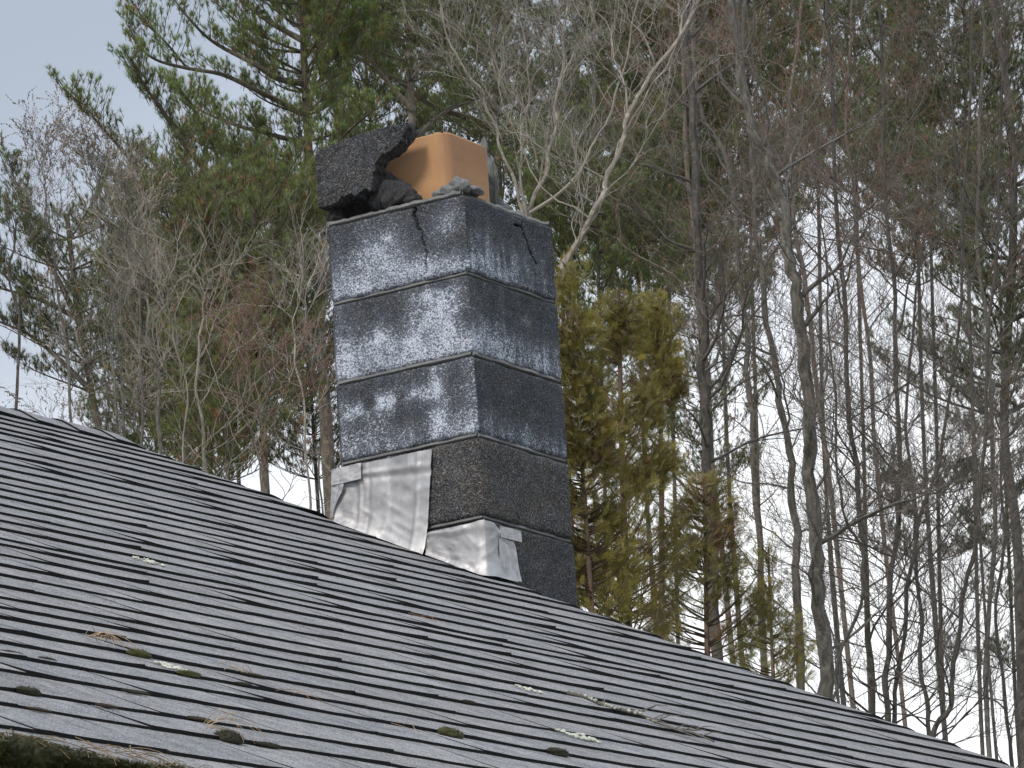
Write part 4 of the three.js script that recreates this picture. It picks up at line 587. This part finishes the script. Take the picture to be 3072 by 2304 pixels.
const more = [[1085, 106, [-60, 640, 62], 1.7, 'far pine between the tall pine and the one above the flue'], [1375, 112, [-60, 600, 62], 1.8, 'far pine above the flue, behind the pale stems'], [1650, 108, [-60, 900, 68], 1.7, 'far pine straight above the right edge of the chimney'], [1880, 114, [-40, 900, 64], 1.8, 'far pine between the pale tree and the maples'], [2130, 110, [60, 950, 70], 1.9, 'far pine behind the leftmost reddish maple'], [2420, 118, [120, 640, 84], 1.9, 'far pine behind the top of the thickest trunk'], [2720, 112, [40, 900, 90], 1.9, 'far pine behind the dark stems at the upper right'],
  [660, 98, [620, 1180, 62], 1.6, 'far pine in the gap between the two pines left of the chimney'], [905, 100, [560, 1480, 66], 1.5, 'far pine close to the left edge of the chimney'], [430, 96, [800, 1420, 66], 1.5, 'far pine low behind the budding saplings'], [600, 90, [1060, 1520, 60], 1.2, 'low pine behind the roof ridge, in the middle of the thicket'], [3000, 116, [900, 2100, 190], 1.6, 'far pine low at the right border']];
more.forEach(([x, d, [y0, y1, step], reach, label], k) => pineTree({ label, px: [[x + 60, Math.max(1500, y1 + 200)], [x + 30, lerp(y0, y1, 0.7)], [x + 12, lerp(y0, y1, 0.35)], [x, y0 - 60]], d, w: 14, seed: 60 + k, reach, dens: 0.95, hue: [[0.075, 0.09, 0.024], [0.085, 0.1, 0.022], [0.068, 0.08, 0.024]][k % 3], brown: k > 2 && k < 7 ? 0.1 : 0.06, bark: 'dark', whorls: { y0, y1, step, n: 5, f0: 0.1 } }));
// --- cedars right of the chimney
cedarTree({ label: 'narrow yellow-green cedar touching the right side of the chimney', px: [[1790, 2000], [1740, 1300], [1715, 960], [1705, 800]], d: 43, w: 18, seed: 1, top: 800, bottom: 1950, radius: [0.1, 0.55], n: 440, gap: 0.47 });
cedarTree({ label: 'yellow-green cedar with two spires, second right of the chimney', px: [[1900, 2100], [1870, 1500], [1860, 1100], [1855, 880]], d: 45, w: 28, seed: 2, top: 890, bottom: 1950, radius: [0.05, 0.95], n: 480, gap: 0.49 });
cedarTree({ label: 'cedar with a short broad crown behind the two-spired one', px: [[1990, 2150], [1985, 1500], [1980, 1100], [1978, 890]], d: 46, w: 24, seed: 3, top: 890, bottom: 1250, radius: [0.05, 0.22], n: 150, gap: 0.46 });
cedarTree({ label: 'low cedar at the roof edge, olive and thin', px: [[2130, 2300], [2120, 1900], [2115, 1600], [2110, 1420]], d: 48, w: 22, seed: 4, top: 1430, bottom: 1990, radius: [0.15, 0.75], n: 190, gap: 0.5, hue: [0.17, 0.15, 0.026] });
cedarTree({ label: 'last small cedar along the roof edge, beside the thick grey trunk', px: [[2330, 2400], [2320, 2050], [2310, 1800], [2305, 1640]], d: 50, w: 18, seed: 5, top: 1660, bottom: 2090, radius: [0.12, 0.45], n: 60, gap: 0.5, hue: [0.17, 0.15, 0.026] });

// --- the pale forked tree behind the chimney
bareTree({ label: 'pale grey forked tree leaning out from behind the top of the chimney', px: [[1640, 1300], [1672, 860], [1720, 745], [1795, 616], [1820, 547], [1870, 408], [1905, 298], [2000, 164], [2090, 20], [2150, -120]], d: 52, w: 24, bark: 'pale', seed: 31, limbs: 15, limbLen: [0.7, 1.9], tint: [0.26, 0.24, 0.215], rise: 0.9, from: 0.1, spread: 0.8, size: 0.8, grp: 'bare trees right of the chimney' });
bareTree({ label: 'pale multi-stemmed tree rising straight up behind the clay flue', px: [[1560, 1000], [1591, 636], [1636, 512], [1661, 398], [1676, 273], [1695, 99], [1712, -120]], d: 54, w: 18, bark: 'pale', seed: 32, limbs: 11, limbLen: [0.6, 1.5], tint: [0.26, 0.24, 0.215], rise: 0.8, from: 0.15, size: 0.75, stems: [{ px: [[1575, 680], [1561, 611], [1506, 447], [1472, 348], [1437, 263], [1380, 190], [1330, 60], [1300, -80]], w: 11, limbs: 8 }, { px: [[1590, 640], [1700, 560], [1790, 420], [1850, 280], [1890, 120], [1930, -80]], w: 10, limbs: 7 }, { px: [[1580, 660], [1560, 520], [1570, 380], [1590, 240], [1560, 60], [1550, -80]], w: 9, limbs: 6 }], grp: 'bare trees right of the chimney' });
// --- maples and other bare trees on the right
const rt = [
  ['reddish budding maple, leftmost of those right of the pale tree', [[2150, 1500], [2109, 1018], [2080, 700], [2050, 300], [2040, -120]], 66, 24, 'red', BUDDED, [0.16, 0.132, 0.118], 20],
  ['dark trunk half hidden by the cedars, straight and rough', [[2150, 1900], [2130, 1450], [2112, 1200], [2108, 1018], [2090, 600], [2060, 100], [2050, -100]], 60, 44, 'dark', TWIG, [0.13, 0.11, 0.1], 18],
  ['grey lichened maple with reddish buds, leaning left above the cedars', [[2290, 1900], [2268, 1442], [2247, 1177], [2236, 1018], [2186, 504], [2101, 318], [2060, -100]], 64, 26, 'grey', BUDDED, [0.165, 0.14, 0.126], 18],
  ['slim grey tree left of the thickest trunk', [[2400, 2050], [2390, 1723], [2384, 1542], [2364, 1336], [2326, 1124], [2295, 912], [2273, 700], [2240, 300], [2230, -100]], 62, 32, 'grey', BUDDED, [0.165, 0.142, 0.128], 20],
  ['thickest grey trunk right of the cedars, mottled with lichen', [[2500, 2300], [2481, 2080], [2457, 1784], [2439, 1542], [2422, 1177], [2395, 912], [2361, 743], [2340, 583], [2287, 451], [2239, 318], [2180, -100]], 58, 58, 'grey', BUDDED, [0.165, 0.145, 0.13], 22],
  ['straight slender dark tree right of the thickest trunk', [[2620, 2350], [2614, 2135], [2602, 1784], [2584, 1542], [2554, 1300], [2530, 900], [2500, 400], [2480, -100]], 64, 26, 'dark', TWIG, [0.13, 0.115, 0.105], 26],
  ['slender dark tree, first of the twin stems that meet at the roof', [[2655, 2350], [2657, 2147], [2663, 1965], [2675, 1723], [2696, 1542], [2696, 1300], [2680, 900], [2650, 400], [2640, -100]], 63, 25, 'dark', TWIG, [0.13, 0.115, 0.105], 26],
  ['thin dark tree leaning right, second of the twin stems at the roof', [[2672, 2350], [2681, 2140], [2711, 1905], [2729, 1723], [2765, 1542], [2826, 1336], [2880, 900], [2900, 400], [2930, -60]], 63, 18, 'dark', TWIG, [0.13, 0.115, 0.105], 20],
  ['forked dark tree low at the right, stems spreading from the roof line', [[2800, 2400], [2802, 2195], [2850, 2117], [2868, 1935], [2905, 1723], [2941, 1512], [2960, 1100], [2990, 700], [3010, 200]], 61, 22, 'dark', TWIG, [0.13, 0.115, 0.105], 26],
  ['crooked dark stem beside the forked tree at the right', [[2795, 2400], [2790, 2200], [2765, 2026], [2759, 1814], [2740, 1500], [2720, 1200], [2760, 800]], 66, 20, 'dark', TWIG, [0.13, 0.115, 0.105], 20],
  ['long thin blackish stem running through the upper right', [[2930, 1500], [2908, 875], [2892, 743], [2865, 371], [2850, 100], [2845, -80]], 60, 12, 'dark', TWIG, [0.14, 0.1, 0.09], 12],
  ['reddish maple at the top, its buds densest in the upper right', [[2480, 1400], [2420, 900], [2380, 600], [2370, 300], [2400, 60], [2420, -120]], 70, 20, 'red', BUDDED, [0.18, 0.112, 0.096], 24],
  ['second reddish maple at the top, right of the densest buds', [[2640, 1500], [2600, 1000], [2560, 600], [2540, 300], [2570, -120]], 72, 18, 'red', BUDDED, [0.18, 0.115, 0.1], 20],
  ['grey bare tree near the right border, fine upright twigs', [[2960, 2100], [2985, 1500], [2960, 1000], [2930, 600], [2950, 200], [2940, -100]], 74, 20, 'grey', BUDDED, [0.17, 0.12, 0.11], 24],
  ['twiggy tree at the lower right corner behind the roof end', [[3040, 2500], [3030, 2200], [2990, 1900], [3010, 1600], [3000, 1300]], 68, 18, 'dark', TWIG, [0.12, 0.11, 0.1], 20],
  ['dark bent tree with a lichened lower limb, between cedar and trunks', [[2520, 2250], [2515, 2000], [2590, 1760], [2578, 1639], [2523, 1512], [2511, 1330], [2490, 1000], [2470, 700]], 57, 14, 'dark', TWIG, [0.13, 0.115, 0.105], 16],
];
rt.forEach(([label, px, d, w, bark, unit, tint, limbs], k) => bareTree({ label, px, d, w, bark, unit, tint, limbs: Math.round(limbs * (unit === TWIG ? 1.1 : 0.8)), sprays: unit === TWIG ? 0.45 : 0.34, seed: 50 + k, limbLen: unit === TWIG ? [0.8, 2.6] : [0.6, 1.9], rise: unit === TWIG ? 0.42 : 0.55, spread: 0.9, grp: 'bare trees right of the chimney' }));
// --- shrubs and saplings left of the chimney
const lt = [
  ['upright sapling with beaded buds, tallest at the far left', [[250, 1600], [215, 1250], [180, 900], [150, 720], [130, 560]], 60, 13, 'grey', CATKIN, [0.2, 0.18, 0.16], 16],
  ['upright sapling with beaded buds, right of the tallest one', [[400, 1600], [370, 1250], [340, 900], [310, 720], [295, 560]], 61, 13, 'grey', CATKIN, [0.2, 0.18, 0.16], 16],
  ['third budding sapling, in front of the tall pine\'s lowest limb', [[440, 1600], [425, 1250], [420, 950], [400, 760], [395, 640]], 59, 12, 'grey', CATKIN, [0.2, 0.18, 0.16], 15],
  ['grey crooked tree in the middle of the left thicket', [[470, 1700], [478, 1400], [475, 1150], [445, 980], [440, 880], [430, 780]], 54, 17, 'grey', TWIG, [0.21, 0.19, 0.17], 20],
  ['grey tree with a slanting limb, right half of the left thicket', [[640, 1700], [625, 1450], [600, 1250], [590, 1100], [610, 960]], 52, 14, 'pale', TWIG, [0.27, 0.245, 0.22], 18],
  ['pale thin stems next to the left side of the chimney', [[930, 1700], [925, 1400], [900, 1150], [880, 1020], [890, 920]], 49, 10, 'pale', TWIG, [0.28, 0.255, 0.23], 18],
  ['reddish brown shrub low between the ridge and the chimney', [[800, 1750], [790, 1480], [760, 1300], [770, 1220], [740, 1130]], 47, 9, 'red', BUDDED, [0.2, 0.13, 0.115], 18],
  ['bare grey tree behind the roof ridge, left of the thicket', [[350, 1700], [345, 1400], [350, 1200], [320, 1000], [330, 900]], 56, 14, 'grey', TWIG, [0.2, 0.18, 0.16], 20],
  ['leafless twiggy tree at the left border above the ridge', [[30, 1700], [40, 1300], [60, 1000], [30, 820], [50, 680]], 66, 14, 'dark', TWIG, [0.15, 0.135, 0.12], 20],
  ['thin pale stems between the two halves of the left thicket', [[560, 1700], [545, 1450], [560, 1200], [520, 1000], [500, 940]], 50, 8, 'pale', TWIG, [0.25, 0.225, 0.2], 16],
  ['slender grey sapling just left of the chimney flashing', [[985, 1750], [960, 1480], [965, 1250], [935, 1080], [960, 960]], 51, 9, 'grey', TWIG, [0.22, 0.2, 0.18], 16],
];
lt.forEach(([label, px, d, w, bark, unit, tint, limbs], k) => bareTree({ label, px, d, w, bark, unit, tint, limbs: Math.round(limbs * (k < 3 ? 0.5 : 0.36)), sprays: k < 3 ? 0.22 : 0.1, seed: 90 + k, limbLen: k < 3 ? [0.3, 0.7] : [0.4, 1.1], rise: k < 3 ? 1.4 : 0.5, spread: k < 3 ? 0.5 : 0.9, size: 0.8, grp: 'bare trees left of the chimney' }));

{ let n = 0, t = 0; scene.traverse((o) => { if (o.isInstancedMesh) n += o.count; else if (o.isMesh) t += (o.geometry.index ? o.geometry.index.count : o.geometry.attributes.position.count) / 3; }); console.log('copies', n, 'triangles', t); }
renderer.render(scene, camera);
